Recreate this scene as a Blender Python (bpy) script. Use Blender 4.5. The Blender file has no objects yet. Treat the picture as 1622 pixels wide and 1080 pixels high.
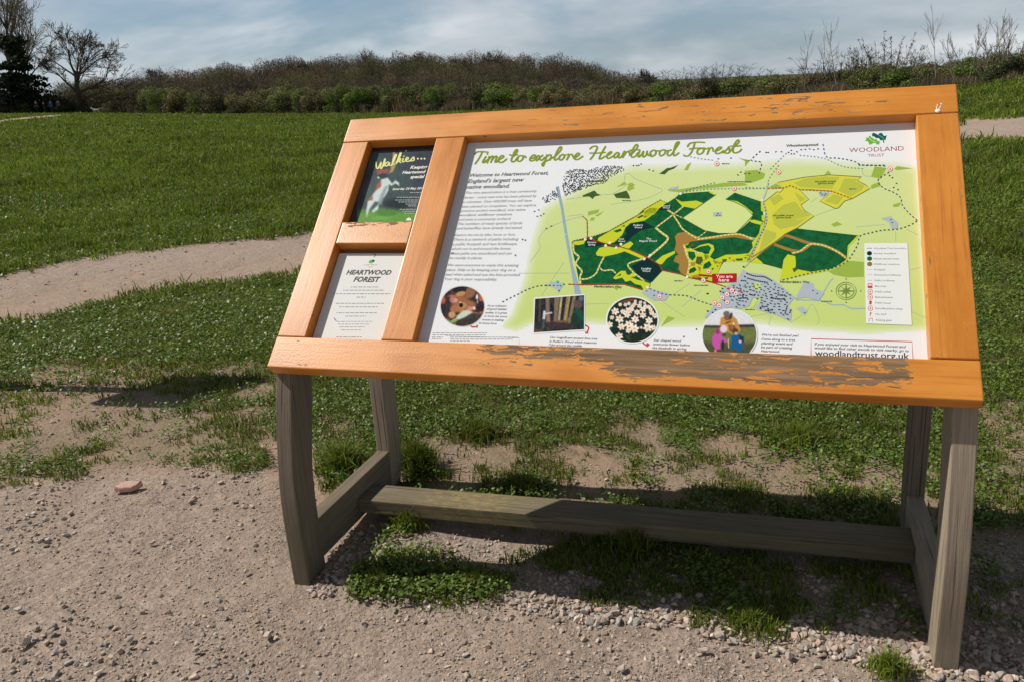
import bpy, bmesh, math, random
import numpy as np
from mathutils import Vector, Matrix, noise as mnoise
from mathutils.geometry import tessellate_polygon

random.seed(7)
rng = np.random.default_rng(11)
SC = bpy.context.scene
COL = SC.collection

# ------------------------------------------------------------------ camera
# solved from the four corners of the board; board front-left corner is at x=0, y=0
F_PX, CX, CY = 1304.306, 811.0, 540.0
RC = np.array([[0.95012868, 0.30533298, -0.06346075],
               [0.03115492, -0.29540709, -0.95486335],
               [-0.31029803, 0.90526594, -0.29018737]])       # world -> camera (x right, y down, z forward)
ZB = 0.695                                                   # height of the board's front edge
CAM = np.array([1.45694, -1.97843, 0.74012 + ZB])
TH = math.radians(44.5)
BW, BD = 1.90, 0.9694
EX = np.array([1.0, 0, 0]); EY = np.array([0, math.cos(TH), math.sin(TH)]); EN = np.array([0, -math.sin(TH), math.cos(TH)])
BO = np.array([0.0, 0.0, ZB])

def ray(px, py):
    d = np.array([(px - CX) / F_PX, (py - CY) / F_PX, 1.0])
    return RC.T @ d

def project(P):
    q = (np.asarray(P) - CAM) @ RC.T
    z = q[..., 2]
    zz = np.where(z > 0.05, z, 0.05)
    return F_PX * q[..., 0] / zz + CX, F_PX * q[..., 1] / zz + CY, z

cam_data = bpy.data.cameras.new('camera')
cam_data.sensor_width = 36.0
cam_data.lens = F_PX / 1622.0 * 36.0
cam_data.clip_start = 0.05
cam_data.clip_end = 6000.0
cam = bpy.data.objects.new('camera', cam_data)
COL.objects.link(cam)
M3 = Matrix(((RC[0][0], -RC[1][0], -RC[2][0]), (RC[0][1], -RC[1][1], -RC[2][1]), (RC[0][2], -RC[1][2], -RC[2][2])))
cam.matrix_world = Matrix.Translation(Vector(CAM)) @ M3.to_4x4()
SC.camera = cam

# ------------------------------------------------------------------ helpers
def lin(c):
    out = []
    for v in c[:3]:
        v = v / 255.0
        out.append(v / 12.92 if v <= 0.04045 else ((v + 0.055) / 1.055) ** 2.4)
    return tuple(out)

def srgb_arr(a):
    a = np.asarray(a, float) / 255.0
    return np.where(a <= 0.04045, a / 12.92, ((a + 0.055) / 1.055) ** 2.4)

def tag(o, label=None, cat=None, group=None, kind=None):
    if label: o['label'] = label
    if cat: o['category'] = cat
    if group: o['group'] = group
    if kind: o['kind'] = kind
    return o

def empty(name, loc):
    o = bpy.data.objects.new(name, None)
    o.empty_display_size = 0.1
    o.location = loc
    COL.objects.link(o)
    return o

def mesh_np(name, V, F, mats=(), fm=None, col=None, smooth=False, uv=None):
    """V (N,3); F list of (M,k) int arrays; fm list of per-array material index (scalar or array)"""
    me = bpy.data.meshes.new(name)
    V = np.asarray(V, np.float32)
    if not isinstance(F, (list, tuple)):
        F = [F]
    F = [np.asarray(f, np.int32) for f in F if len(f)]
    me.vertices.add(len(V)); me.vertices.foreach_set('co', V.ravel())
    nl = sum(f.size for f in F); nf = sum(len(f) for f in F)
    me.loops.add(nl); me.polygons.add(nf)
    me.loops.foreach_set('vertex_index', np.concatenate([f.ravel() for f in F]))
    tot = np.concatenate([np.full(len(f), f.shape[1], np.int32) for f in F])
    st = np.concatenate([[0], np.cumsum(tot)[:-1]]).astype(np.int32)
    me.polygons.foreach_set('loop_start', st)
    for m in mats: me.materials.append(m)
    if fm is not None:
        mi = np.concatenate([np.broadcast_to(np.asarray(a, np.int32), (len(f),)) for a, f in zip(fm, F)])
        me.polygons.foreach_set('material_index', mi.astype(np.int32))
    me.polygons.foreach_set('use_smooth', np.full(nf, smooth))
    me.update(calc_edges=True)
    me.validate()
    if col is not None:
        ca = me.color_attributes.new('Col', 'FLOAT_COLOR', 'POINT')
        c = np.ones((len(V), 4), np.float32); c[:, :col.shape[1]] = col
        ca.data.foreach_set('color', c.ravel())
    if uv is not None:
        ul = me.uv_layers.new(name='UVMap')
        vi = np.concatenate([f.ravel() for f in F])
        ul.data.foreach_set('uv', np.asarray(uv, np.float32)[vi].ravel())
    return me

def link(name, me, parent=None, loc=None):
    o = bpy.data.objects.new(name, me)
    COL.objects.link(o)
    if parent is not None: o.parent = parent
    if loc is not None: o.location = loc
    return o

# ---- node material helpers
class NT:
    def __init__(self, name):
        self.m = bpy.data.materials.new(name); self.m.use_nodes = True
        self.t = self.m.node_tree; self.n = self.t.nodes; self.l = self.t.links
        self.b = self.n['Principled BSDF']; self.out = self.n['Material Output']
    def node(self, typ, **kw):
        nd = self.n.new(typ)
        for k, v in kw.items():
            if k.startswith('i_'):
                key = k[2:]
                key = int(key) if key.isdigit() else key.replace('_', ' ')
                nd.inputs[key].default_value = v
            else: setattr(nd, k, v)
        return nd
    def link(self, a, b): self.l.new(a, b)
    def mix(self, fac, a, b, blend='MIX'):
        nd = self.n.new('ShaderNodeMix'); nd.data_type = 'RGBA'; nd.blend_type = blend
        for sock, val in ((nd.inputs[0], fac), (nd.inputs[6], a), (nd.inputs[7], b)):
            if hasattr(val, 'links') or hasattr(val, 'is_linked'): self.l.new(val, sock)
            elif isinstance(val, (int, float)): sock.default_value = val
            else: sock.default_value = (*val[:3], 1)
        return nd.outputs[2]
    def math(self, op, a, b=0.0, c=None, clamp=False):
        nd = self.n.new('ShaderNodeMath'); nd.operation = op; nd.use_clamp = clamp
        for i, v in enumerate((a, b, c)):
            if v is None: continue
            if hasattr(v, 'is_linked'): self.l.new(v, nd.inputs[i])
            else: nd.inputs[i].default_value = v
        return nd.outputs[0]
    def ramp(self, v, lo, hi, smooth=True):
        nd = self.n.new('ShaderNodeMapRange'); nd.interpolation_type = 'SMOOTHSTEP' if smooth else 'LINEAR'
        self.l.new(v, nd.inputs[0]); nd.inputs[1].default_value = lo; nd.inputs[2].default_value = hi
        return nd.outputs[0]
    def coord(self, which='Object', scale=(1, 1, 1), loc=(0, 0, 0)):
        tc = self.n.new('ShaderNodeTexCoord'); mp = self.n.new('ShaderNodeMapping')
        mp.inputs['Scale'].default_value = scale; mp.inputs['Location'].default_value = loc
        self.l.new(tc.outputs[which], mp.inputs[0]); return mp.outputs[0]
    def noise(self, vec, scale, detail=4, rough=0.55, dist=0.0):
        nd = self.n.new('ShaderNodeTexNoise')
        nd.inputs['Scale'].default_value = scale; nd.inputs['Detail'].default_value = detail
        nd.inputs['Roughness'].default_value = rough; nd.inputs['Distortion'].default_value = dist
        self.l.new(vec, nd.inputs['Vector']); return nd.outputs[0]
    def vor(self, vec, scale, feature='F1', out=0):
        nd = self.n.new('ShaderNodeTexVoronoi'); nd.feature = feature; nd.inputs['Scale'].default_value = scale
        self.l.new(vec, nd.inputs['Vector']); return nd.outputs[out]
    def bump(self, h, strength=0.5, dist=0.01, prev=None):
        nd = self.n.new('ShaderNodeBump'); nd.inputs['Strength'].default_value = strength; nd.inputs['Distance'].default_value = dist
        self.l.new(h, nd.inputs['Height'])
        if prev is not None: self.l.new(prev, nd.inputs['Normal'])
        return nd.outputs[0]
    def base(self, c):
        if hasattr(c, 'is_linked'): self.l.new(c, self.b.inputs['Base Color'])
        else: self.b.inputs['Base Color'].default_value = (*c[:3], 1)
    def rough(self, r):
        if hasattr(r, 'is_linked'): self.l.new(r, self.b.inputs['Roughness'])
        else: self.b.inputs['Roughness'].default_value = r
    def attr(self, name='Col'):
        a = self.n.new('ShaderNodeVertexColor'); a.layer_name = name
        return a.outputs[0]
    def sep(self, c):
        s = self.n.new('ShaderNodeSeparateColor'); self.l.new(c, s.inputs[0]); return s.outputs

def leafmat(name, trans=0.35, rough=0.55, spec=0.3):
    k = NT(name)
    c = k.attr()
    k.base(c); k.rough(rough); k.b.inputs['Specular IOR Level'].default_value = spec
    tr = k.n.new('ShaderNodeBsdfTranslucent')
    tc = k.mix(0.5, c, (1.0, 1.0, 0.55), 'MULTIPLY')
    k.link(tc, tr.inputs[0])
    ms = k.n.new('ShaderNodeMixShader'); ms.inputs[0].default_value = trans
    k.link(k.b.outputs[0], ms.inputs[1]); k.link(tr.outputs[0], ms.inputs[2])
    k.link(ms.outputs[0], k.out.inputs[0])
    return k.m

def vcolmat(name, rough=0.9, spec=0.2):
    k = NT(name); k.base(k.attr()); k.rough(rough); k.b.inputs['Specular IOR Level'].default_value = spec
    return k.m

# ------------------------------------------------------------------ sun and sky
SUN = np.array([-1.0, -0.09, 1.2]); SUN /= np.linalg.norm(SUN)
sl = bpy.data.lights.new('sun', 'SUN'); sl.energy = 4.6; sl.angle = math.radians(0.53); sl.color = (1.0, 0.94, 0.86)
so = bpy.data.objects.new('sun', sl); COL.objects.link(so)
so.rotation_euler = Vector(SUN).to_track_quat('Z', 'Y').to_euler(); so.location = (-8, -1, 10)
wd = bpy.data.worlds.new('World'); SC.world = wd; wd.use_nodes = True
wn, wl = wd.node_tree.nodes, wd.node_tree.links
bg = wn['Background']
sky = wn.new('ShaderNodeTexSky'); sky.sky_type = 'NISHITA'; sky.sun_disc = False
sky.sun_elevation = math.asin(SUN[2]); sky.sun_rotation = math.atan2(SUN[0], SUN[1])
sky.air_density = 1.0; sky.dust_density = 0.6; sky.ozone_density = 1.5
tc = wn.new('ShaderNodeTexCoord')
sx = wn.new('ShaderNodeSeparateXYZ'); wl.new(tc.outputs['Generated'], sx.inputs[0])
def wm(op, a, b):
    nd = wn.new('ShaderNodeMath'); nd.operation = op
    for i, v in enumerate((a, b)):
        if hasattr(v, 'is_linked'): wl.new(v, nd.inputs[i])
        else: nd.inputs[i].default_value = v
    return nd.outputs[0]
zc = wm('ADD', wm('MAXIMUM', sx.outputs[2], 0.0), 0.30)
cx_ = wm('DIVIDE', sx.outputs[0], zc); cy_ = wm('DIVIDE', sx.outputs[1], zc)
cb = wn.new('ShaderNodeCombineXYZ'); wl.new(cx_, cb.inputs[0]); wl.new(cy_, cb.inputs[1])
def wnoise(scale, loc, rot, detail, rough, dist):
    mp = wn.new('ShaderNodeMapping'); mp.inputs['Scale'].default_value = scale; mp.inputs['Location'].default_value = loc
    mp.inputs['Rotation'].default_value = (0, 0, rot)
    wl.new(cb.outputs[0], mp.inputs[0])
    nz = wn.new('ShaderNodeTexNoise'); nz.inputs['Scale'].default_value = 1.0; nz.inputs['Detail'].default_value = detail
    nz.inputs['Roughness'].default_value = rough; nz.inputs['Distortion'].default_value = dist
    wl.new(mp.outputs[0], nz.inputs['Vector']); return nz.outputs[0]
def wramp(v, lo, hi):
    nd = wn.new('ShaderNodeMapRange'); nd.interpolation_type = 'SMOOTHSTEP'; wl.new(v, nd.inputs[0])
    nd.inputs[1].default_value = lo; nd.inputs[2].default_value = hi; return nd.outputs[0]
n1 = wnoise((1.05, 1.25, 1), (3.1, 1.7, 0), 0.4, 7, 0.54, 0.25)
n2 = wnoise((3.0, 5.0, 1), (0.4, 5.2, 0), 0.35, 6, 0.6, 0.5)
cl = wm('ADD', wm('MULTIPLY', wramp(n1, 0.38, 0.60), 0.84), wm('MULTIPLY', wramp(n2, 0.42, 0.75), 0.16))
def wmix(f, a, b):
    nd = wn.new('ShaderNodeMix'); nd.data_type = 'RGBA'
    for s, v in ((nd.inputs[0], f), (nd.inputs[6], a), (nd.inputs[7], b)):
        if hasattr(v, 'is_linked'): wl.new(v, s)
        elif isinstance(v, float): s.default_value = v
        else: s.default_value = (*v, 1)
    return nd.outputs[2]
n3 = wnoise((0.7, 1.3, 1), (7.3, 2.2, 0), 0.2, 5, 0.55, 0.3)
ccol = wmix(wramp(n3, 0.35, 0.68), (6.0, 6.6, 7.2), (9.6, 9.9, 10.2))
clm = wm('MINIMUM', cl, 0.9)
skc = wmix(0.55, sky.outputs[0], (2.6, 4.2, 6.0))
# sky kept bright low down, dimmed overhead out of view to deepen shadows
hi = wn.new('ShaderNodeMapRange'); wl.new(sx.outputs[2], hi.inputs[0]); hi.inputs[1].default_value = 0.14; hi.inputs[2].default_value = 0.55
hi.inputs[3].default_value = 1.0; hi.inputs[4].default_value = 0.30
full = wmix(clm, skc, ccol)
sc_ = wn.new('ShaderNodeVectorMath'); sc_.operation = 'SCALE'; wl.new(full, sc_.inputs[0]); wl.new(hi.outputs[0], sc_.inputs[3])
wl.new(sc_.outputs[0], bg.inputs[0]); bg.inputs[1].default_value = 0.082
SC.view_settings.view_transform = 'Standard'; SC.view_settings.look = 'None'; SC.view_settings.gamma = 1.0
SC.view_settings.exposure = 0.02
SC.render.engine = 'CYCLES'
SC.cycles.max_bounces = 6; SC.cycles.transparent_max_bounces = 8
# ------------------------------------------------------------------ terrain
TX = np.array([-500, -200, 0, 100, 220, 350, 500, 650, 800, 1000, 1150, 1300, 1400, 1480, 1530, 1622, 1800, 2200], float)
TY = np.array([182, 181, 180, 179, 180, 181, 181, 179, 175, 166, 158, 150, 145, 140, 139, 124, 104, 70], float)
TR = np.array([165, 165, 165, 165, 150, 132, 115, 102, 90, 72, 62, 54, 50, 47, 44, 40, 38, 36], float)
_r = np.array([ray(x, y) for x, y in zip(TX, TY)])
T_AZ = np.arctan2(_r[:, 0], _r[:, 1]); T_TE = _r[:, 2] / np.hypot(_r[:, 0], _r[:, 1])
T_AZ = np.concatenate([[-math.pi, T_AZ[0] - 0.8], T_AZ, [T_AZ[-1] + 0.8, math.pi]])
T_TE = np.concatenate([[-0.012, -0.010], T_TE, [-0.010, -0.012]])
T_R = np.concatenate([[120, 150], TR, [60, 120]])
AZ0 = math.atan2(RC[2][0], RC[2][1])

def _vn(x, y, s):          # cheap smooth value noise
    x = np.asarray(x) * s; y = np.asarray(y) * s
    xi = np.floor(x).astype(np.int64); yi = np.floor(y).astype(np.int64)
    fx = x - xi; fy = y - yi
    fx = fx * fx * (3 - 2 * fx); fy = fy * fy * (3 - 2 * fy)
    def h(a, b):
        n = (a * 374761393 + b * 668265263) & 0x7fffffff
        n = ((n ^ (n >> 13)) * 1274126177) & 0x7fffffff
        return ((n ^ (n >> 16)) & 0xffff) / 65535.0
    return (h(xi, yi) * (1 - fx) + h(xi + 1, yi) * fx) * (1 - fy) + (h(xi, yi + 1) * (1 - fx) + h(xi + 1, yi + 1) * fx) * fy

def fbm(x, y, s, o=4):
    t = 0; a = 0.5
    for k in range(o):
        t = t + a * _vn(np.asarray(x) + 17.3 * k, np.asarray(y) - 9.1 * k, s * 2 ** k); a *= 0.5
    return t / (1 - 0.5 ** o)

def ground_h(x, y):
    x = np.asarray(x, float); y = np.asarray(y, float)
    dx = x - CAM[0]; dy = y - CAM[1]
    r = np.hypot(dx, dy); az = np.arctan2(dx, dy)
    te = np.interp(az, T_AZ, T_TE); R = np.interp(az, T_AZ, T_R)
    H = CAM[2] + R * te
    t = np.clip((r - 5.0) / (R - 5.0), 0, 1)
    h = H * (t ** 1.25)
    h = h + np.where(r > R, (np.minimum(r, 500) - R) * (te - 0.004), 0.0)
    h = h - np.maximum(r - 500, 0) * 0.004
    amp = np.clip((r - 2.0) / 25.0, 0.12, 1.0)
    h = h + (fbm(x, y, 0.35, 3) - 0.5) * 0.10 * amp * np.clip(R / 60 - r / 60, 0, 1)
    h = h + (fbm(x, y, 3.1, 3) - 0.5) * 0.030 * np.clip(1.6 - r / 12, 0, 1)
    return h

def on_ground(px, py, n=1):
    d = ray(px, py); d = d / np.hypot(d[0], d[1])
    rs = np.geomspace(0.9, 480, 1600)
    P = CAM[None] + rs[:, None] * d[None]
    f = P[:, 2] - ground_h(P[:, 0], P[:, 1])
    k = np.argmax(f < 0)
    if f[k] >= 0: k = len(rs) - 1
    a = rs[max(k - 1, 0)]; b = rs[k]
    for _ in range(12):
        m = (a + b) / 2; p = CAM + m * d
        if p[2] - ground_h(p[0], p[1]) < 0: b = m
        else: a = m
    p = CAM + a * d
    return np.array([p[0], p[1], float(ground_h(p[0], p[1]))])

# pixel-space cover map (grass density / gravel density) used to lay the ground cover out in the world
_gy, _gx = np.mgrid[-40:1240:4, -400:2040:4].astype(float)
def pip(px, py, pts):
    ins = np.zeros(np.shape(px), bool)
    n = len(pts)
    for i in range(n):
        x1, y1 = pts[i]; x2, y2 = pts[(i + 1) % n]
        if y1 == y2: continue
        c = ((y1 > py) != (y2 > py)) & (px < (x2 - x1) * (py - y1) / (y2 - y1) + x1)
        ins ^= c
    return ins
def pdist(px, py, pts, closed=True):
    d = np.full(np.shape(px), 1e9)
    n = len(pts)
    for i in range(n if closed else n - 1):
        x1, y1 = pts[i]; x2, y2 = pts[(i + 1) % n]
        L = (x2 - x1) ** 2 + (y2 - y1) ** 2 + 1e-9
        t = np.clip(((px - x1) * (x2 - x1) + (py - y1) * (y2 - y1)) / L, 0, 1)
        d = np.minimum(d, np.hypot(px - x1 - t * (x2 - x1), py - y1 - t * (y2 - y1)))
    return d
def soft(pts, s):
    sd = pdist(_gx, _gy, pts); sd = np.where(pip(_gx, _gy, pts), sd, -sd)
    t = np.clip(sd / s * 0.5 + 0.5, 0, 1); return t * t * (3 - 2 * t)
GR = np.full(_gx.shape, 1.0)
GV = np.zeros(_gx.shape)
def put(A, pts, val, s):
    m = soft(pts, s); A[...] = A * (1 - m) + val * m
# worn ground sweeping round the board
put(GR, [(-500, 600), (0, 585), (200, 570), (420, 590), (640, 600), (1500, 600), (1640, 560), (2200, 560), (2200, 1300), (-500, 1300)], 0.90, 60)
put(GR, [(-500, 640), (430, 630), (470, 690), (430, 760), (-500, 760)], 0.58, 50)
put(GR, [(-500, 575), (250, 560), (440, 590), (440, 660), (-500, 690)], 0.62, 40)
put(GR, [(640, 690), (1520, 700), (1520, 770), (640, 760)], 0.74, 40)
put(GR, [(-500, 700), (60, 690), (420, 680), (460, 760), (2200, 760), (2200, 1300), (-500, 1300)], 0.52, 50)
put(GR, [(440, 830), (2200, 830), (2200, 1300), (440, 1300)], 0.32, 30)
FORE = [(-500, 775), (0, 762), (120, 752), (200, 740), (420, 742), (470, 840), (520, 900), (540, 955), (850, 940), (1100, 965), (1300, 1000), (1480, 1040), (1700, 1040), (2200, 1000), (2200, 1400), (-500, 1400)]
put(GR, FORE, 0.0, 14); put(GV, FORE, 0.8, 20)
put(GR, [(430, 700), (500, 690), (520, 780), (500, 930), (440, 930)], 0.0, 16)
BED = [(470, 900), (560, 850), (700, 830), (900, 850), (1450, 900), (1622, 860), (1900, 860), (1900, 1060), (1450, 1030), (1100, 970), (800, 960), (540, 950)]
put(GV, BED, 1.0, 20)
put(GR, [(500, 780), (660, 720), (1450, 750), (1450, 900), (560, 830)], 0.44, 30)
put(GR, [(1030, 770), (1430, 770), (1430, 830), (1100, 800)], 0.55, 30)
for pts, v in (([(1530, 770), (1700, 780), (1700, 860), (1560, 850)], 0.75), ([(620, 680), (700, 680), (700, 760), (630, 760)], 0.8),
               ([(500, 720), (585, 690), (600, 700), (505, 790)], 0.95), ([(780, 735), (880, 735), (890, 800), (770, 790)], 0.8),
               ([(545, 900), (620, 850), (720, 880), (840, 900), (800, 950), (540, 950)], 0.8),
               ([(1090, 880), (1260, 890), (1270, 985), (1120, 990)], 0.75), ([(600, 815), (700, 820), (700, 850), (600, 850)], 0.7),
               ([(940, 840), (1040, 850), (1040, 890), (950, 890)], 0.6), ([(0, 725), (110, 725), (110, 752), (0, 760)], 0.85),
               ([(370, 715), (425, 712), (425, 735), (375, 738)], 0.75), ([(1320, 930), (1390, 930), (1380, 970), (1330, 970)], 0.5),
               ([(-100, 560), (60, 570), (50, 650), (-100, 670)], 1.0), ([(1570, 900), (1622, 890), (1622, 960), (1570, 960)], 0.5)):
    put(GR, pts, v * .92, 26)
for pts in ([(20, 605), (215, 590), (300, 640), (150, 690), (20, 690)], [(20, 600), (215, 585), (250, 600), (120, 640), (60, 665), (-60, 700), (-60, 640)], [(60, 640), (180, 640), (120, 690), (-20, 700)],
            [(500, 665), (560, 665), (540, 720), (500, 720)], [(680, 700), (780, 700), (780, 730), (700, 740)], [(960, 670), (1040, 670), (1040, 700), (970, 700)],
            [(1540, 640), (1640, 640), (1640, 740), (1560, 740)], [(1130, 700), (1200, 690), (1210, 740), (1150, 745)]):
    put(GR, pts, 0.46, 24)
# the path that crosses behind the board
PATH_UP = [(-500, 520), (-200, 472), (0, 440), (100, 419), (200, 402), (330, 386), (490, 371), (700, 344), (1000, 300), (1300, 248), (1525, 197), (1622, 188), (1900, 186), (2300, 190)]
PATH_LO = [(2300, 230), (1900, 214), (1622, 214), (1525, 221), (1300, 282), (1000, 350), (700, 402), (490, 430), (330, 448), (200, 466), (80, 497), (0, 505), (-200, 560), (-500, 640)]
PATH = PATH_UP + PATH_LO
put(GR, PATH, 0.0, 9); put(GV, PATH, 0.45, 9)
put(GV, PATH_UP + [(a, b + 26) for a, b in PATH_UP[::-1]], 0.85, 12)
for q in ([(1530, 190), (1700, 186), (1700, 216), (1530, 222)],):
    put(GR, q, 0.0, 3)
FARP = [(-300, 202), (-100, 196), (0, 191.5), (40, 186.5), (95, 182.2), (100, 184.2), (60, 187.5), (0, 194.5), (-100, 202), (-300, 210)]

PM = soft(PATH, 6); FM = soft(FORE, 10)
def cover(x, y, z, kinds=False):
    px, py, d = project(np.stack([x, y, z], -1))
    px = np.where(d > 0.05, px, 811); py = np.where(d > 0.05, py, 1200)
    rr_ = np.maximum(np.hypot(x - CAM[0], y - CAM[1]), 1.0); am = 150.0 / rr_          # ragged, wandering edges
    px = px + (fbm(x, y, 1.6, 4) - .5) * am * 1.7; py = py + (fbm(x + 31, y - 12, 2.2, 4) - .5) * am * 1.0
    fx = np.clip((px + 400) / 4, 0, _gx.shape[1] - 1.001); fy = np.clip((py + 40) / 4, 0, _gx.shape[0] - 1.001)
    ix = fx.astype(int); iy = fy.astype(int); tx = fx - ix; ty = fy - iy
    def s(A): return (A[iy, ix] * (1 - tx) + A[iy, ix + 1] * tx) * (1 - ty) + (A[iy + 1, ix] * (1 - tx) + A[iy + 1, ix + 1] * tx) * ty
    a_, b_ = s(GR), s(GV)
    far = rr_ > 60
    if far.any():
        q, pq, _ = project(np.stack([x, y, z], -1)[far]); sd = pdist(q, pq, FARP); sd = np.where(pip(q, pq, FARP), sd, -sd)
        if kinds: kd_far = np.where(sd > 0, 1., 0.)
        a_[far] = a_[far] * np.clip(.5 - sd / 1.2, 0, 1); b_[far] = np.where(sd > 0, .3, b_[far])
    if kinds:
        pm, fm = s(PM), s(FM)
        pm[far] = kd_far; fm[far] = 0
        fm = np.where(d > 0.05, fm, 1.0)
        return a_, b_, pm, fm
    return a_, b_

# ---- ground: ONE sheet, polar grid round the viewpoint, fine in front and near
a_f = np.linspace(AZ0 - math.radians(46), AZ0 + math.radians(46), 330)
a_c = np.linspace(AZ0 + math.radians(46), AZ0 - math.radians(46) + 2 * math.pi, 46)[1:-1]
az = np.concatenate([a_f, a_c]); na = len(az)
rr = np.concatenate([np.linspace(0.3, 1.2, 8)[:-1], np.geomspace(1.2, 60, 330)[:-1], np.geomspace(60, 2500, 70)])
RRg, AA = np.meshgrid(rr, az, indexing='ij')
gx = CAM[0] + RRg * np.sin(AA); gy = CAM[1] + RRg * np.cos(AA); gz = ground_h(gx, gy)
g_gr, g_gv, g_pm, g_fm = cover(gx, gy, gz, True)
gz = gz - 0.012 * (1 - g_gr) * (RRg < 30)
gV = np.concatenate([np.stack([gx, gy, gz], -1).reshape(-1, 3), [[CAM[0], CAM[1], 0.0]]])
gc = np.zeros((len(gV), 3)); gc[:-1, 0] = g_gr.ravel(); gc[:-1, 1] = g_gv.ravel()
gc[:-1, 2] = np.clip(RRg / 60, 0, 1).ravel(); gc[-1] = (0, .8, 0)
i0 = np.arange(len(rr) - 1)[:, None] * na; j = np.arange(na)[None]; j1 = (j + 1) % na
gF = np.stack([i0 + j, i0 + na + j, i0 + na + j1, i0 + j1], -1).reshape(-1, 4)[:, ::-1]
gT = np.stack([np.full(na, len(gV) - 1), np.arange(na), (np.arange(na) + 1) % na], -1)[:, ::-1]

k = NT('earth_and_turf')
at = k.sep(k.attr()); gr, gv, dist = at[0], at[1], at[2]
P = k.coord('Object')
nA = k.noise(P, 1.7, 5, .6); nB = k.noise(P, 11.0, 5, .65); nC = k.noise(P, 70.0, 4, .7); nD = k.noise(P, 0.22, 4, .6)
nF = k.noise(P, 260.0, 3, .7)
soil = k.mix(k.ramp(nA, .35, .65), (.355, .235, .165), (.29, .212, .158))
soil = k.mix(k.ramp(nB, .3, .75), soil, (.40, .30, .225))
soil = k.mix(k.math('MULTIPLY', k.ramp(nC, .52, .68), .7), soil, (.15, .115, .088))
soil = k.mix(k.math('MULTIPLY', k.ramp(nF, .56, .7), .45), soil, (.46, .37, .30))
grav = k.mix(k.ramp(nB, .35, .65), (.325, .232, .178), (.375, .282, .225))
v1 = k.n.new('ShaderNodeTexVoronoi'); v1.inputs['Scale'].default_value = 95; k.link(P, v1.inputs['Vector'])
v2 = k.n.new('ShaderNodeTexVoronoi'); v2.inputs['Scale'].default_value = 210; k.link(P, v2.inputs['Vector'])
chip = k.mix(k.sep(v1.outputs['Color'])[0], (.24, .19, .15), (.48, .40, .34))
grav = k.mix(.55, grav, chip)
chip2 = k.mix(k.sep(v2.outputs['Color'])[1], (.25, .20, .165), (.46, .38, .32))
grav = k.mix(.4, grav, chip2)
grav = k.mix(k.math('MULTIPLY', k.ramp(nC, .50, .66), .75), grav, (.165, .135, .11))
nG = k.noise(P, 36.0, 5, .72)
grav = k.mix(k.math('MULTIPLY', k.ramp(nG, .50, .66), .55), grav, (.54, .425, .345))
grav = k.mix(k.math('MULTIPLY', k.ramp(nG, .50, .36), .45), grav, (.18, .148, .122))
grav = k.mix(k.math('MULTIPLY', k.ramp(nA, .5, .7), .35), grav, soil)
soil = k.mix(k.math('MULTIPLY', k.math('MULTIPLY', k.ramp(gr, .25, .65), k.ramp(nB, .3, .6)), .6), soil, (.150, .125, .062))
bare = k.mix(gv, soil, grav)
turf = k.mix(k.ramp(nD, .35, .65), (.080, .118, .015), (.100, .138, .018))
turf = k.mix(k.ramp(nA, .38, .68), turf, (.056, .090, .012))
turf = k.mix(k.math('MULTIPLY', k.ramp(nB, .5, .75), .6), turf, (.105, .150, .026))
near = k.mix(.6, turf, (.095, .085, .040))
turf = k.mix(k.ramp(dist, .05, .45), near, turf)
gmask = k.ramp(k.math('ADD', gr, k.math('MULTIPLY', k.math('SUBTRACT', nB, .5), .7)), .62, .95)
k.base(k.mix(gmask, bare, turf)); k.rough(.95); k.b.inputs['Specular IOR Level'].default_value = .15
h1 = k.math('ADD', k.math('MULTIPLY', nC, 1.1), k.math('MULTIPLY', k.math('SUBTRACT', 1.0, v1.outputs['Distance']), .22))
h2 = k.math('ADD', k.math('MULTIPLY', nB, .9), k.math('MULTIPLY', nF, .25))
bmp = k.bump(k.math('ADD', h1, h2), 1.0, .009)
bmp = k.bump(nA, .5, .15, bmp)
k.link(bmp, k.b.inputs['Normal'])
# one continuous sheet, cut along the path edges into field, crossing path and gravel forecourt (shared outlines, no overlap)
pmv = np.append(g_pm.ravel(), 0); fmv = np.append(g_fm.ravel(), 1.)
cls = np.where(pmv[gF].mean(1) > .5, 1, np.where(fmv[gF].mean(1) > .5, 2, 0))
GNRM = None
def ground_piece(name, quads, tris, label):
    fs = [quads] + ([tris] if len(tris) else []); used = np.unique(np.concatenate([f.ravel() for f in fs])); rem = np.zeros(len(gV), np.int64); rem[used] = np.arange(len(used))
    o = link(name, mesh_np(name, gV[used], [rem[f] for f in fs], [EARTH], col=gc[used], smooth=True)); tag(o, label, kind='structure'); return o
EARTH = k.m
ground = ground_piece('ground', gF[cls == 0], gT[:0], 'green field of short turf with worn earth patches')
ground_piece('path', gF[cls == 1], gT[:0], 'beige earth path crossing the field behind the board')
ground_piece('gravel_surface', gF[cls == 2], gT, 'bare gravelly ground in front of the board')

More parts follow.
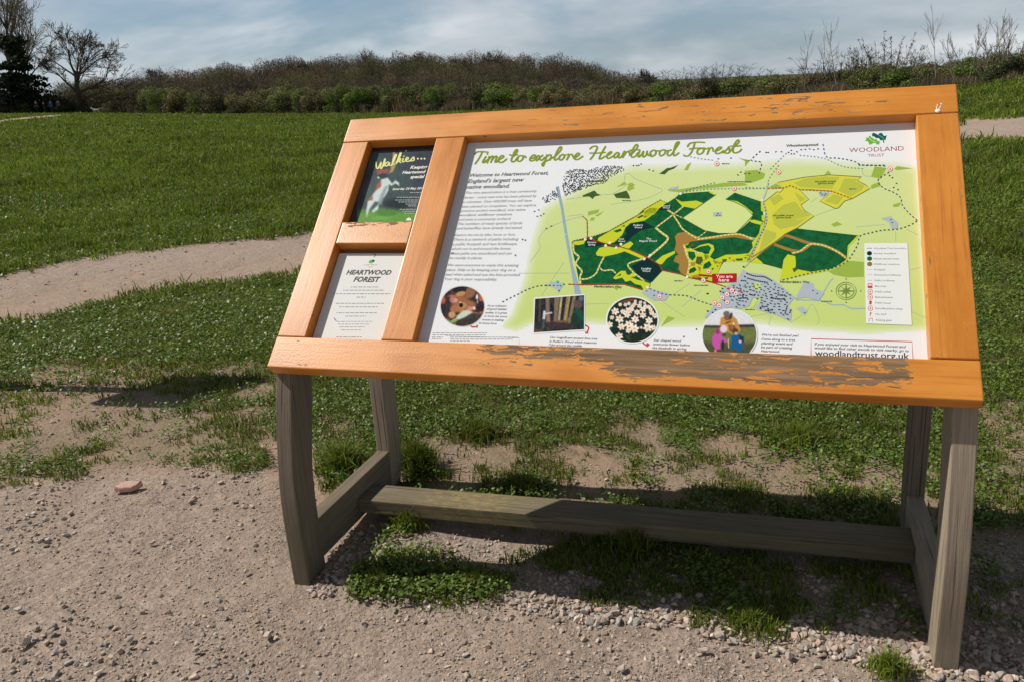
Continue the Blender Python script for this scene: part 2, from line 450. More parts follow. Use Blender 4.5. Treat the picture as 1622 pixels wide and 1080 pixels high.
# ------------------------------------------------------------------ grass
def polar_samples(n, r0, r1, half):
    r = np.exp(rng.uniform(math.log(r0), math.log(r1), n)); a = AZ0 + rng.uniform(-half, half, n)
    x = CAM[0] + r * np.sin(a); y = CAM[1] + r * np.cos(a)
    return x, y, r
LEAF = leafmat('grass_blade', .38, .55, .2)
def blade_mesh(x, y, z, ht, wd, colr, lean=.45, rg=rng):
    n = len(x)
    a = rg.uniform(0, 2 * math.pi, n); ld = rg.uniform(0, 2 * math.pi, n); le = np.abs(rg.normal(0, lean, n)) * ht
    sx = np.cos(a) * wd / 2; sy = np.sin(a) * wd / 2
    lx = np.cos(ld) * le; ly = np.sin(ld) * le
    V = np.zeros((n, 5, 3), np.float32)
    V[:, 0] = np.stack([x - sx, y - sy, z - .006], -1); V[:, 1] = np.stack([x + sx, y + sy, z - .006], -1)
    mx, my, mz = x + lx * .35, y + ly * .35, z + ht * .58
    V[:, 2] = np.stack([mx + sx * .8, my + sy * .8, mz], -1); V[:, 3] = np.stack([mx - sx * .8, my - sy * .8, mz], -1)
    V[:, 4] = np.stack([x + lx * 1.15, y + ly * 1.15, z + ht * np.clip(1 - .28 * (le / ht) ** 2, .35, 1)], -1)
    b = (np.arange(n) * 5)[:, None]
    Q = b + np.array([[0, 1, 2, 3]]); T = b + np.array([[3, 2, 4]])
    C = np.repeat(colr, 5, 0)
    return V.reshape(-1, 3), Q, T, C
def grass_cols(n, x, y, rg=rng):
    base = np.array([[.120, .180, .017], [.155, .215, .022], [.080, .128, .013], [.210, .250, .036], [.130, .182, .030]])
    c = base[rg.integers(0, len(base), n)] * rg.uniform(.75, 1.2, (n, 1))
    patch = (.55 * fbm(x, y, .45, 3) + .45 * fbm(x + 9, y, 2.6, 3))[:, None]
    c = c * np.clip(.30 + 1.5 * patch, .4, 1.5)
    rr0 = np.hypot(x - CAM[0], y - CAM[1]); dry = rg.random(n) < np.where(rr0 < 9, .13, .05) + .22 * np.clip(fbm(x - 5, y, 1.3, 3) - .5, 0, 1)
    c[dry] = np.array([.25, .205, .095]) * rg.uniform(.6, 1.1, (dry.sum(), 1))
    return c
x, y, r = polar_samples(1000000, 1.75, 168, math.radians(45))
z = ground_h(x, y); g, _ = cover(x, y, z)
tex = fbm(x, y, 4.0, 4); tex2 = fbm(x, y, 1.1, 3)
nz_ = .5 + (tex - .5) * 1.2 + (tex2 - .5) * .5 + (fbm(x, y, 15.0, 3) - .5) * 1.1
p = np.where(g > .95, .78 + .5 * (nz_ - .5), np.clip((g - (1 - nz_) * .95) * 3.0, 0, 1) * .95)
p = np.where(g < .04, 0, p)
keep = rng.random(len(x)) < np.clip(p, 0, 1)
keep &= ~((np.abs(x - .95) < 1.3) & (np.abs(y - .2) < .4) & (rng.random(len(x)) < .35))
x, y, z, r = x[keep], y[keep], z[keep], r[keep]
clump = fbm(x, y, 5.0, 3)
ht = np.clip(.018 + .055 * clump ** 1.6 + rng.exponential(.010, len(x)), .012, .12) * np.clip(.9 + r / 26, .9, 2.3)
ht *= np.where((r < 7), .46, 1)
ht *= 1 + 1.1 * np.clip((fbm(x + 3, y - 8, .8, 3) - .56) * 8, 0, 1) * np.clip(r / 12, .3, 1)
wdt = np.maximum(.0042, .00125 * r) * rng.uniform(.7, 1.3, len(x))
V, Q, T, C = blade_mesh(x, y, z, ht, wdt, grass_cols(len(x), x, y), .85)
grass = link('grass', mesh_np('grass', V, [Q, T], [LEAF], col=C))
tag(grass, 'short green grass growing over the field and around the board', 'grass', kind='stuff')

# low clover and daisy leaves in the worn turf
x, y, r = polar_samples(420000, 1.9, 18, math.radians(45))
z = ground_h(x, y); g, _ = cover(x, y, z)
tex = .55 * fbm(x + 40, y, 3.3, 3) + .45 * fbm(x, y + 7, 11.0, 3)
keep = (g > .3) & (rng.random(len(x)) < np.clip((tex - (.62 - .30 * g)) * 9, 0, 1) * np.clip((g - .25) * 2.2, 0, 1))
x, y, z, r = x[keep], y[keep], z[keep], r[keep]; n = len(x)
s = rng.uniform(.005, .011, n) * np.clip(r / 4.5, .9, 2.4)
nrm = np.stack([rng.normal(0, .5, n), rng.normal(0, .5, n), np.ones(n)], -1); nrm /= np.linalg.norm(nrm, axis=1, keepdims=True)
t1 = np.cross(nrm, np.stack([np.cos(q := rng.uniform(0, 6.283, n)), np.sin(q), np.zeros(n)], -1)); t1 /= np.linalg.norm(t1, axis=1, keepdims=True)
t2 = np.cross(nrm, t1)
c0 = np.stack([x, y, z + rng.uniform(.008, .038, n)], -1)
ss = s[:, None]
V = np.stack([c0 - t1 * ss, c0 - t2 * ss * .62 - t1 * ss * .1, c0 + t1 * ss, c0 + t2 * ss * .62 - t1 * ss * .1], 1).reshape(-1, 3)
Q = (np.arange(n) * 4)[:, None] + np.array([[0, 1, 2, 3]])
cc = np.array([[.105, .175, .022], [.140, .210, .030], [.075, .135, .018], [.175, .235, .045]])[rng.integers(0, 4, n)] * rng.uniform(.8, 1.25, (n, 1))
clover = link('clover', mesh_np('clover', V, [Q], [leafmat('clover_leaf', .3, .45, .35)], col=np.repeat(cc, 4, 0)))
tag(clover, 'low clover and daisy leaves among the worn turf', 'clover', kind='stuff')

# ------------------------------------------------------------------ stones
def ico(sub):
    bm = bmesh.new(); bmesh.ops.create_icosphere(bm, subdivisions=sub, radius=1)
    V = np.array([v.co[:] for v in bm.verts]); F = np.array([[v.index for v in f.verts] for f in bm.faces]); bm.free()
    return V, F
def rock_variants(sub, n, amp, seed):
    V, F = ico(sub); out = []
    for i in range(n):
        rg = np.random.default_rng(seed + i)
        W = V.copy()
        for _ in range(10):                                   # chop random planes off: angular crushed stone
            d = rg.normal(size=3); d /= np.linalg.norm(d); o = rg.uniform(.36, .80)
            s = W @ d; W = W - np.outer(np.maximum(s - o, 0), d)
        W *= 1 + rg.normal(0, amp, (len(V), 1))
        out.append(W)
    return out, F
def scatter_rocks(x, y, z, s, variants, F, cols, sink=.35, rg=rng):
    n = len(x); nv = len(variants[0])
    A = np.stack(variants)[rg.integers(0, len(variants), n)]
    A = A * np.stack([rg.uniform(.8, 1.35, n), rg.uniform(.7, 1.1, n), rg.uniform(.45, .8, n)], -1)[:, None]
    t = rg.uniform(0, 6.283, n); c, sn = np.cos(t), np.sin(t)
    tl = rg.normal(0, .35, n); ct, st = np.cos(tl), np.sin(tl)
    Y = A[:, :, 1] * ct[:, None] - A[:, :, 2] * st[:, None]; Z = A[:, :, 1] * st[:, None] + A[:, :, 2] * ct[:, None]; X = A[:, :, 0]
    V = np.stack([X * c[:, None] - Y * sn[:, None], X * sn[:, None] + Y * c[:, None], Z], -1) * s[:, None, None]
    V = V + np.stack([x, y, z + s * sink], -1)[:, None]
    FF = (np.arange(n) * nv)[:, None, None] + F[None]
    return V.reshape(-1, 3), FF.reshape(-1, F.shape[1]), np.repeat(cols, nv, 0)
def stone_cols(n, rg=rng):
    base = np.array([[.44, .355, .29], [.36, .305, .26], [.52, .44, .37], [.47, .36, .28], [.30, .26, .225], [.48, .35, .285], [.40, .365, .33]])
    return base[rg.integers(0, len(base), n)] * rg.uniform(.7, 1.15, (n, 1))
k = NT('crushed_stone'); c = k.attr(); P = k.coord('Object')
nz1 = k.noise(P, 160, 4, .6)
k.base(k.mix(k.ramp(nz1, .3, .7), k.mix(.18, c, (.14, .115, .09)), c)); k.rough(.92); k.b.inputs['Specular IOR Level'].default_value = .2
k.link(k.bump(nz1, .5, .002), k.b.inputs['Normal'])
STONE = k.m
v1_, F1_ = rock_variants(1, 10, .05, 100); v2_, F2_ = rock_variants(2, 10, .03, 300)
parts = []
def rock_batch(n, r0, r1, smin, smean, smax, vs, F, gv_pow, thr, clus):
    x, y, r = polar_samples(n, r0, r1, math.radians(44))
    z = ground_h(x, y); g, v = cover(x, y, z)
    z = z - .012 * (1 - g)
    cl_ = np.clip((fbm(x, y, clus, 3) - .36) * 4, .22, 1)
    keep = rng.random(n) < (np.maximum(v ** gv_pow, .35 * (g < .5)) * cl_)
    keep &= g < thr
    x, y, z, r = x[keep], y[keep], z[keep], r[keep]
    s = np.clip(smin + rng.exponential(smean, len(x)), smin, smax)
    parts.append(scatter_rocks(x, y, z, s, vs, F, stone_cols(len(x)) * 1.12))
rock_batch(175000, 1.15, 5.5, .0013, .0011, .006, v1_, F1_, 1.0, .75, 6.0)
rock_batch(30000, 1.2, 5.0, .0035, .0022, .012, v2_, F2_, 1.6, .5, 2.5)
rock_batch(16000, 3.6, 14, .005, .005, .03, v1_, F1_, 1.3, .5, 1.2)
# dense edge of coarse stone in front of the board and between the left legs
def rock_zone(n, pts, smin, smean, smax):
    xs = [q[0] for q in pts]; ys = [q[1] for q in pts]; got = []
    qx = rng.uniform(min(xs), max(xs), n * 3); qy = rng.uniform(min(ys), max(ys), n * 3)
    m = pip(qx, qy, pts); qx, qy = qx[m][:n], qy[m][:n]
    d = np.array([ray(a, b) for a, b in zip(qx, qy)]); t = -(CAM[2]) / d[:, 2]
    P_ = CAM + d * t[:, None]; z = ground_h(P_[:, 0], P_[:, 1]) - .01
    s = np.clip(smin + rng.exponential(smean, len(qx)), smin, smax)
    parts.append(scatter_rocks(P_[:, 0], P_[:, 1], z, s, v2_, F2_, stone_cols(len(qx)) * 1.12))
rock_zone(1500, [(850, 925), (1000, 930), (1250, 965), (1480, 990), (1622, 1040), (1622, 1080), (1480, 1070), (1330, 1040), (1180, 1020), (1050, 990), (900, 980), (800, 960)], .004, .0042, .017)
rock_zone(330, [(495, 890), (560, 830), (620, 820), (650, 850), (560, 900), (520, 945), (490, 935)], .005, .004, .015)
rock_zone(430, [(860, 880), (1100, 870), (1430, 920), (1470, 990), (1250, 960), (1000, 930), (870, 920)], .005, .004, .014)
rock_zone(230, [(1530, 880), (1640, 870), (1640, 1060), (1530, 1040)], .005, .004, .016)
rock_zone(200, [(1240, 790), (1420, 800), (1430, 850), (1300, 840)], .005, .004, .015)
rock_zone(130, [(0, 765), (110, 760), (120, 860), (0, 880)], .004, .004, .013)
rock_zone(70, [(250, 740), (380, 745), (400, 800), (270, 800)], .004, .004, .014)
rock_zone(120, [(0, 990), (110, 960), (240, 1010), (260, 1075), (0, 1080)], .004, .0045, .016)
off = 0; VV, FF, CCs = [], [], []
for v, f, c in parts:
    VV.append(v); FF.append(f + off); CCs.append(c); off += len(v)
gravel = link('gravel', mesh_np('gravel', np.concatenate(VV), [np.concatenate(FF)], [STONE], col=np.concatenate(CCs)))
tag(gravel, 'loose grey and beige crushed stone strewn over the bare ground', 'gravel', kind='stuff')

def single_stone(px, py, size, colr, flat, label, group=None, seed=0, ang=0.0):
    rg = np.random.default_rng(900 + seed)
    W = rock_variants(3, 1, .012, 700 + seed)[0][0]; F3 = ico(3)[1]
    W = W * np.array(size); W[:, 2] *= flat
    c, s = math.cos(ang), math.sin(ang); W = np.stack([W[:, 0] * c - W[:, 1] * s, W[:, 0] * s + W[:, 1] * c, W[:, 2]], -1)
    me = mesh_np('stone', W, [F3], [STONE], col=np.tile(np.array(colr), (len(W), 1)))
    p = on_ground(px, py)
    o = link('stone', me, loc=(p[0], p[1], p[2] + size[2] * flat * .3))
    tag(o, label, 'stone', group)
    return o
# flat pink slab
bm = bmesh.new()
sl_ = [(-.046, -.006), (-.030, .020), (.004, .022), (.050, .026), (.040, -.002), (.022, -.020), (-.018, -.026), (-.044, -.022)]
bot = [bm.verts.new((a * 1.05, b * 1.05, -.012)) for a, b in sl_]; top = [bm.verts.new((a, b, .012 + .20 * b - .05 * a)) for a, b in sl_]
bm.faces.new(bot[::-1]); bm.faces.new(top)
for i in range(8): bm.faces.new((bot[i], bot[(i + 1) % 8], top[(i + 1) % 8], top[i]))
bmesh.ops.bevel(bm, geom=bm.edges[:], offset=.003, segments=2, affect='EDGES'); bmesh.ops.recalc_face_normals(bm, faces=bm.faces[:])
bmesh.ops.triangulate(bm, faces=bm.faces[:]); bmesh.ops.subdivide_edges(bm, edges=bm.edges[:], cuts=2)
for v in bm.verts: v.co += Vector((random.gauss(0, .0007), random.gauss(0, .0007), random.gauss(0, .0009)))
me = bpy.data.meshes.new('stone'); bm.to_mesh(me); bm.free(); me.materials.append(STONE)
ca = me.color_attributes.new('Col', 'FLOAT_COLOR', 'POINT'); ca.data.foreach_set('color', np.tile(np.array([.56, .36, .29, 1], np.float32), len(me.vertices)))
p = on_ground(203, 774); o = link('stone', me, loc=(p[0], p[1], p[2] + .010)); o.rotation_euler = (0, 0, .25)
tag(o, 'flat pale pink slab of stone lying on the bare ground left of the board', 'stone')
for i, (a, b, s_) in enumerate([(80, 1000, .020), (40, 1016, .022), (97, 955, .014), (356, 975, .016), (424, 1006, .015), (310, 1030, .016), (205, 1012, .015), (28, 965, .015), (240, 860, .013), (390, 905, .013), (1115, 1030, .015), (1250, 1040, .016), (1240, 1000, .015), (985, 1057, .014)]):
    single_stone(a, b, (s_, s_ * .8, s_ * .75), np.array([(.44, .38, .32), (.50, .42, .35), (.36, .31, .27)][i % 3]), .75, 'small grey angular stone lying loose on the gravel in the foreground', 'loose stones on the foreground gravel', seed=10 + i, ang=i * 1.3)

# ------------------------------------------------------------------ grass tufts one can point to
def tuft(px, py, rad, n, h, label, group=None, colm=1.0, wide=.0045, lean=.5):
    p = on_ground(px, py); rg = np.random.default_rng(int(px * 7 + py))
    a = rg.uniform(0, 6.283, n); q = rad * np.minimum(np.abs(rg.normal(0, .55, n)), 1.6) * (1 + .35 * np.sin(a * 3 + px) + .2 * np.sin(a * 7 + py))
    x = p[0] + q * np.cos(a) * 1.25; y = p[1] + q * np.sin(a); z = ground_h(x, y)
    hh = h * rg.uniform(.45, 1.15, n) * np.clip(1 - .45 * (q / rad) ** 2, .25, 1)
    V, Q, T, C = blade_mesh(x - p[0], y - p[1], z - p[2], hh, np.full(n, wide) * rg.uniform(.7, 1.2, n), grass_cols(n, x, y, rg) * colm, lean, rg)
    o = link('grass_tuft', mesh_np('grass_tuft', V, [Q, T], [LEAF], col=C), loc=tuple(p))
    tag(o, label, 'grass tuft', group)
tuft(1408, 1062, .042, 520, .062, 'small dense green grass tuft on the gravel beside the right front leg', colm=1.15, wide=.0034, lean=.55)
tuft(1192, 985, .075, 700, .045, 'low clump of green grass at the gravel edge, in front of the stretcher', colm=1.1, wide=.0045)
tuft(548, 742, .11, 900, .115, 'tall grass tuft growing against the left side rail, outside it', colm=1.05, wide=.006, lean=.7)
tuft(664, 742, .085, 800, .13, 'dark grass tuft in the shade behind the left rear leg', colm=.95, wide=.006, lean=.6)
tuft(760, 925, .10, 700, .05, 'grass clump between the front legs, at the front edge of the shadow', wide=.0045)
tuft(600, 925, .07, 600, .05, 'grass clump beside the left front leg', wide=.0045)
tuft(648, 835, .05, 260, .10, 'thin grass tuft sprouting in front of the left end of the stretcher', colm=1.1, wide=.0045)
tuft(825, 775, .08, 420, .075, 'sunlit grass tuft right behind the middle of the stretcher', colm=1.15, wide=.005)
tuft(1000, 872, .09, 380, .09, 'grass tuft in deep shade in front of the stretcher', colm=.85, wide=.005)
tuft(760, 690, .13, 900, .08, 'broad grass tuft in the sun behind the left rear leg', colm=1.0, wide=.006, lean=.6)
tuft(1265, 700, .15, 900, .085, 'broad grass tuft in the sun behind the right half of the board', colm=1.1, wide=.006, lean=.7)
# ------------------------------------------------------------------ the board's timber
ROOT = np.array([0.95, 0.30, float(ground_h(0.95, 0.30))])
board = empty('information_board', tuple(ROOT))
tag(board, 'large tilted information board with peeling orange timber frame, map panel and weathered legs', 'information board')

def B2W(P):
    P = np.asarray(P, float)
    return BO + P[..., :1] * EX + P[..., 1:2] * EY + P[..., 2:3] * EN

def bm_uv(bm, la):
    uvl = bm.loops.layers.uv.new('UVMap')
    o = [a for a in (0, 1, 2) if a != la]
    for f in bm.faces:
        n = f.normal
        if abs(n[la]) > .8: a, b = o
        else:
            a = la; b = o[0] if abs(n[o[0]]) < abs(n[o[1]]) else o[1]
        for lp in f.loops: lp[uvl].uv = (lp.vert.co[a], lp.vert.co[b])

def part(name, bm, m, conv=None, parent=board, origin=ROOT, smooth=False):
    me = bpy.data.meshes.new(name)
    bm.normal_update()
    if conv is not None:
        co = np.array([v.co[:] for v in bm.verts]); W = conv(co)
        for v, w in zip(bm.verts, W): v.co = w
    for v in bm.verts: v.co -= Vector(origin)
    bm.normal_update()
    bm.to_mesh(me); bm.free(); me.materials.append(m)
    if smooth:
        for p in me.polygons: p.use_smooth = True
    return link(name, me, parent)

def rbox(lo, hi, bev, la, seg=2, taper=None):
    bm = bmesh.new()
    bmesh.ops.create_cube(bm, size=1.0)
    lo = np.array(lo, float); hi = np.array(hi, float)
    for v in bm.verts:
        for i in range(3): v.co[i] = lo[i] if v.co[i] < 0 else hi[i]
        if taper: taper(v)
    if bev > 0: bmesh.ops.bevel(bm, geom=bm.edges[:], offset=bev, segments=seg, affect='EDGES', profile=.6)
    bmesh.ops.recalc_face_normals(bm, faces=bm.faces[:])
    bm.normal_update(); bm_uv(bm, la)
    return bm

def painted(name, region=None, flecks=.0, tone=(1, 1, 1), seed=0.0, coat=0.0, spec=.4):
    """orange wood stain flaking off brown, sun-greyed timber; UV = metres along / across the grain"""
    k = NT(name)
    tcn = k.n.new('ShaderNodeTexCoord'); UV = tcn.outputs['UV']
    def mp(sc, lo=(0, 0, 0)):
        m = k.n.new('ShaderNodeMapping'); m.inputs['Scale'].default_value = sc; m.inputs['Location'].default_value = lo
        k.link(UV, m.inputs[0]); return m.outputs[0]
    gr_ = k.noise(mp((3, 90, 1), (seed, seed, 0)), 1.0, 5, .65, .4)
    gr2 = k.noise(mp((1.2, 24, 1), (seed * 2, 3, 0)), 1.0, 4, .55, 1.2)
    blot = k.noise(mp((4, 9, 1), (1, seed, 0)), 1.0, 4, .55)
    o1 = tuple(a * b for a, b in zip((.66, .262, .042), tone)); o2 = tuple(a * b for a, b in zip((.53, .190, .028), tone))
    org = k.mix(k.ramp(blot, .32, .68), o2, o1)
    org = k.mix(k.math('MULTIPLY', k.ramp(gr_, .50, .72), .50), org, tuple(a * b for a, b in zip((.36, .105, .016), tone)))
    org = k.mix(k.math('MULTIPLY', k.ramp(gr2, .48, .70), .40), org, tuple(a * b for a, b in zip((.74, .30, .07), tone)))
    # bare wood
    w1 = k.mix(k.ramp(gr_, .3, .7), (.135, .076, .034), (.30, .185, .095))
    w1 = k.mix(k.math('MULTIPLY', k.ramp(k.noise(mp((9, 60, 1), (5, seed, 0)), 1.0, 4, .6), .60, .70), .7), w1, (.165, .150, .150))
    # peel mask
    pn = k.noise(mp((15, 80, 1), (seed, 7, 0)), 1.0, 6, .66, .6)
    pb = k.noise(mp((3.0, 6, 1), (2, seed, 0)), 1.0, 3, .5)
    v = k.math('ADD', k.math('MULTIPLY', pn, .75), k.math('MULTIPLY', pb, .25))
    sxyz = k.n.new('ShaderNodeSeparateXYZ'); k.link(UV, sxyz.inputs[0]); U, W = sxyz.outputs[0], sxyz.outputs[1]
    bias = None
    for (u0, u0b, u1b, u1, w0, w0b, w1b, w1_, amt) in (region or []):
        m = k.math('MULTIPLY', k.math('MULTIPLY', k.ramp(U, u0, u0b), k.math('SUBTRACT', 1.0, k.ramp(U, u1b, u1))),
                   k.math('MULTIPLY', k.ramp(W, w0, w0b), k.math('SUBTRACT', 1.0, k.ramp(W, w1b, w1_))))
        m = k.math('MULTIPLY', m, amt)
        bias = m if bias is None else k.math('ADD', bias, m)
    if bias is not None: v = k.math('ADD', v, bias)
    th = .645 - flecks
    mask = k.ramp(v, th, th + .012, False)
    edge = k.math('MULTIPLY', k.ramp(v, th - .03, th, False), k.math('SUBTRACT', 1.0, mask))
    org = k.mix(k.math('MULTIPLY', edge, .35), org, (.78, .38, .12))
    k.base(k.mix(mask, org, w1))
    rg_ = k.math('ADD', .36, k.math('MULTIPLY', mask, .5)); k.rough(k.math('ADD', rg_, k.math('MULTIPLY', k.math('SUBTRACT', blot, .5), .25)))
    k.b.inputs['Specular IOR Level'].default_value = spec; k.b.inputs['Coat Weight'].default_value = coat; k.b.inputs['Coat Roughness'].default_value = .22
    hgt = k.math('ADD', k.math('MULTIPLY', gr_, .35), k.math('MULTIPLY', mask, -1.0))
    orange_peel = k.noise(mp((150, 150, 1)), 1.0, 4, .6)
    bb = k.bump(hgt, .55, .0012); bb = k.bump(orange_peel, .30, .0012, bb)
    k.link(bb, k.b.inputs['Normal'])
    return k.m

T = .045
M_BOT = painted('peeling_orange_stain', region=[(.96, 1.12, 1.725, 1.785, .004, .034, .2, .3, .21), (.60, .74, 1.02, 1.2, .035, .085, .2, .3, .13),
                                               (.62, .85, 1.0, 1.1, .01, .04, .2, .3, .06), (1.70, 1.75, 1.80, 1.84, .03, .04, .07, .08, .03)], flecks=.0, seed=1.3)
M_TOP = painted('flecked_orange_stain', region=[(.45, .8, 1.55, 1.75, .86, .875, .955, .975, .068)], flecks=-.012, seed=4.1)
M_STILE = painted('orange_stain', flecks=.022, seed=7.7)
M_GLOSS = painted('glossy_orange_stain', flecks=-.01, tone=(.95, .92, .95), seed=9.2, coat=.08, spec=.26)
M_BAR = painted('worn_orange_stain', region=[(.10, .13, .34, .36, .500, .515, .6, .7, .14), (.10, .12, .17, .2, .47, .48, .51, .52, .06)], flecks=.0, tone=(.96, 1.0, 1.2), seed=2.6)

part('frame_rail', rbox((0, 0, -T), (BW, .1035, 0), .005, 0, 3), M_BOT, B2W)
part('frame_rail', rbox((0, .8655, -T), (BW, BD, 0), .0045, 0, 3), M_TOP, B2W)
part('frame_stile', rbox((.001, .1045, -T), (.098, .8645, -.0012), .004, 1, 3), M_GLOSS, B2W)
part('frame_stile', rbox((1.7945, .1070, -T), (BW - .001, .8640, -.0008), .004, 1, 3), M_STILE, B2W)
part('mullion', rbox((.3495, .1050, -T), (.452, .8645, -.0010), .004, 1, 3), M_GLOSS, B2W)
part('cross_bar', rbox((.0985, .4430, -T), (.3490, .5275, -.0018), .004, 0, 3), M_BAR, B2W)

k = NT('dark_ply'); k.base((.10, .07, .045)); k.rough(.85)
part('backing_board', rbox((.072, .03, -.060), (1.828, BD - .03, -.0462), .002, 0, 1), k.m, B2W)

def weathered(name, tone=(1, 1, 1), lichen=0.0, seed=0.0):
    k = NT(name)
    tcn = k.n.new('ShaderNodeTexCoord'); UV = tcn.outputs['UV']
    def mp(sc, lo=(0, 0, 0)):
        m = k.n.new('ShaderNodeMapping'); m.inputs['Scale'].default_value = sc; m.inputs['Location'].default_value = lo
        k.link(UV, m.inputs[0]); return m.outputs[0]
    g1 = k.noise(mp((4, 140, 1), (seed, 0, 0)), 1.0, 6, .7, .5)
    g2 = k.noise(mp((1.5, 30, 1), (seed, 4, 0)), 1.0, 5, .6, 1.5)
    bl = k.noise(mp((3, 10, 1), (2, seed, 0)), 1.0, 4, .6)
    t = lambda c: tuple(a * b for a, b in zip(c, tone))
    c = k.mix(k.ramp(g1, .2, .8), t((.175, .145, .112)), t((.320, .268, .210)))
    c = k.mix(k.math('MULTIPLY', k.ramp(g2, .5, .75), .4), c, t((.125, .098, .078)))
    c = k.mix(k.math('MULTIPLY', k.ramp(bl, .45, .75), .5), c, t((.21, .165, .12)))
    crack = k.noise(mp((2.2, 190, 1), (seed, 9, 0)), 1.0, 3, .5)
    ck = k.ramp(crack, .61, .66)
    c = k.mix(k.math('MULTIPLY', ck, .7), c, (.03, .024, .02))
    geo = k.n.new('ShaderNodeNewGeometry'); sp = k.n.new('ShaderNodeSeparateXYZ'); k.link(geo.outputs['Position'], sp.inputs[0])
    alg = k.math('MULTIPLY', k.math('SUBTRACT', 1.0, k.ramp(sp.outputs[2], .05, .38)), k.ramp(k.noise(k.coord('Object'), 7, 4, .6), .35, .7))
    c = k.mix(k.math('MULTIPLY', alg, .35), c, (.125, .115, .050))
    if lichen:
        lp = k.noise(k.coord('Object', (.45, 1, 1), (seed, 0, 0)), 60, 6, .8)
        xs = k.math('MULTIPLY', k.ramp(sp.outputs[0], .22, .36), k.math('SUBTRACT', 1.0, k.ramp(sp.outputs[0], .52, .70)))
        c = k.mix(k.math('MULTIPLY', k.math('MULTIPLY', k.ramp(lp, .42, .72), xs), lichen), c, (.42, .33, .06))
    k.base(c); k.rough(.88); k.b.inputs['Specular IOR Level'].default_value = .22
    hh = k.math('ADD', g1, k.math('MULTIPLY', ck, -.8)); k.link(k.bump(hh, .8, .0025), k.b.inputs['Normal'])
    return k.m
M_LEG_SHADED = weathered('weathered_oak_shaded', (.72, .70, .66), seed=1.0); M_LEG_SUNLIT = weathered('weathered_oak_sunlit', (1.28, 1.25, 1.20), seed=5.0)  # same oak twice: shade painted into the first tone, sunlight into the second
M_STR = weathered('lichened_oak', (.74, .72, .62), lichen=.6, seed=3.0)

def cr(pts, n=7):
    pts = [np.array(p, float) for p in pts]; P = [2 * pts[0] - pts[1]] + pts + [2 * pts[-1] - pts[-2]]; out = []
    for i in range(1, len(P) - 2):
        for j in range(n):
            t = j / n
            out.append(.5 * ((2 * P[i]) + (-P[i - 1] + P[i + 1]) * t + (2 * P[i - 1] - 5 * P[i] + 4 * P[i + 1] - P[i + 2]) * t * t + (-P[i - 1] + 3 * P[i] - 3 * P[i + 1] + P[i + 2]) * t ** 3))
    out.append(pts[-1]); return out
def under(y): return (y - .0322) * math.tan(TH) - .0335
def leg(name, x0, x1, front, back, m, dy=0.0):
    f = cr(front, 5); b = cr(back, 5)
    prof = [(p[0] + dy, p[1]) for p in f] + [(p[0] + dy, p[1]) for p in b[::-1]]
    bm = bmesh.new()
    a = [bm.verts.new((x0, y, z + ZB)) for y, z in prof]; c = [bm.verts.new((x1, y, z + ZB)) for y, z in prof]
    n = len(prof)
    for i in range(n): bm.faces.new((a[i], a[(i + 1) % n], c[(i + 1) % n], c[i]))
    ca = bm.faces.new(a[::-1]); cc = bm.faces.new(c)
    bmesh.ops.recalc_face_normals(bm, faces=bm.faces[:])
    ed = [e for e in bm.edges if e in ca.edges[:] or e in cc.edges[:]]
    bmesh.ops.bevel(bm, geom=ed, offset=.0035, segments=2, affect='EDGES', profile=.5)
    bm.normal_update(); bm_uv(bm, 2)
    return part(name, bm, m)
FF_ = [(.036, under(.036) - .001), (.028, -.055), (.006, -.13), (-.020, -.25), (-.039, -.37), (-.045, -.46), (-.045, -.56), (-.041, -.74)]
FB_ = [(.150, under(.150) - .001), (.138, -.08), (.113, -.19), (.078, -.33), (.066, -.43), (.063, -.55), (.066, -.74)]
RF_ = [(.588, under(.588) - .001), (.588, .2), (.584, -.25), (.582, -.54), (.572, -.64), (.556, -.74)]
RB_ = [(.688, under(.688) - .001), (.688, .2), (.684, -.27), (.682, -.42), (.678, -.55), (.655, -.65), (.632, -.74)]
leg('front_leg', .006, .061, FF_, FB_, M_LEG_SHADED)
leg('front_leg', 1.843, 1.898, FF_, FB_, M_LEG_SUNLIT, .0)
RD = .038
leg('rear_leg', .006, .061, RF_, RB_, M_LEG_SUNLIT, .0)
leg('rear_leg', 1.843, 1.898, RF_, RB_, M_LEG_SHADED, .012)
part('side_rail', rbox((.009, .060, ZB - .675), (.058, .590, ZB - .535), .003, 1), M_LEG_SHADED)
part('side_rail', rbox((1.846, .060, ZB - .685), (1.895, .602, ZB - .548), .003, 1), M_LEG_SUNLIT)
def shear_s(v): v.co.y += .045 * (v.co.x / BW)
part('stretcher', rbox((.0585, .315, ZB - .650), (1.846, .437, ZB - .598), .004, 0, 2, shear_s), M_STR)

# white splash on the top right corner
bm = bmesh.new()
def blob(cu, cv, ru, rv, h):
    s = bmesh.ops.create_uvsphere(bm, u_segments=14, v_segments=8, radius=1)['verts']
    for v in s: v.co = Vector((cu + v.co.x * ru, cv + v.co.y * rv, .0003 + v.co.z * h))
blob(1.8485, .872, .0075, .0065, .003)
for (a, b, c, d) in ((1.846, .882, .0012, .0065), (1.848, .892, .0011, .006), (1.855, .886, .0010, .005), (1.858, .897, .0022, .003), (1.852, .880, .0011, .004), (1.862, .894, .0012, .0012)): blob(a, b, c, d, .0012)
k = NT('chalky_white'); k.base((.78, .78, .76)); k.rough(.6)
bmesh.ops.recalc_face_normals(bm, faces=bm.faces[:]); bm_uv(bm, 0)
o = part('bird_dropping', bm, k.m, B2W, smooth=True); tag(o, 'small white splash on the upper right corner of the frame')
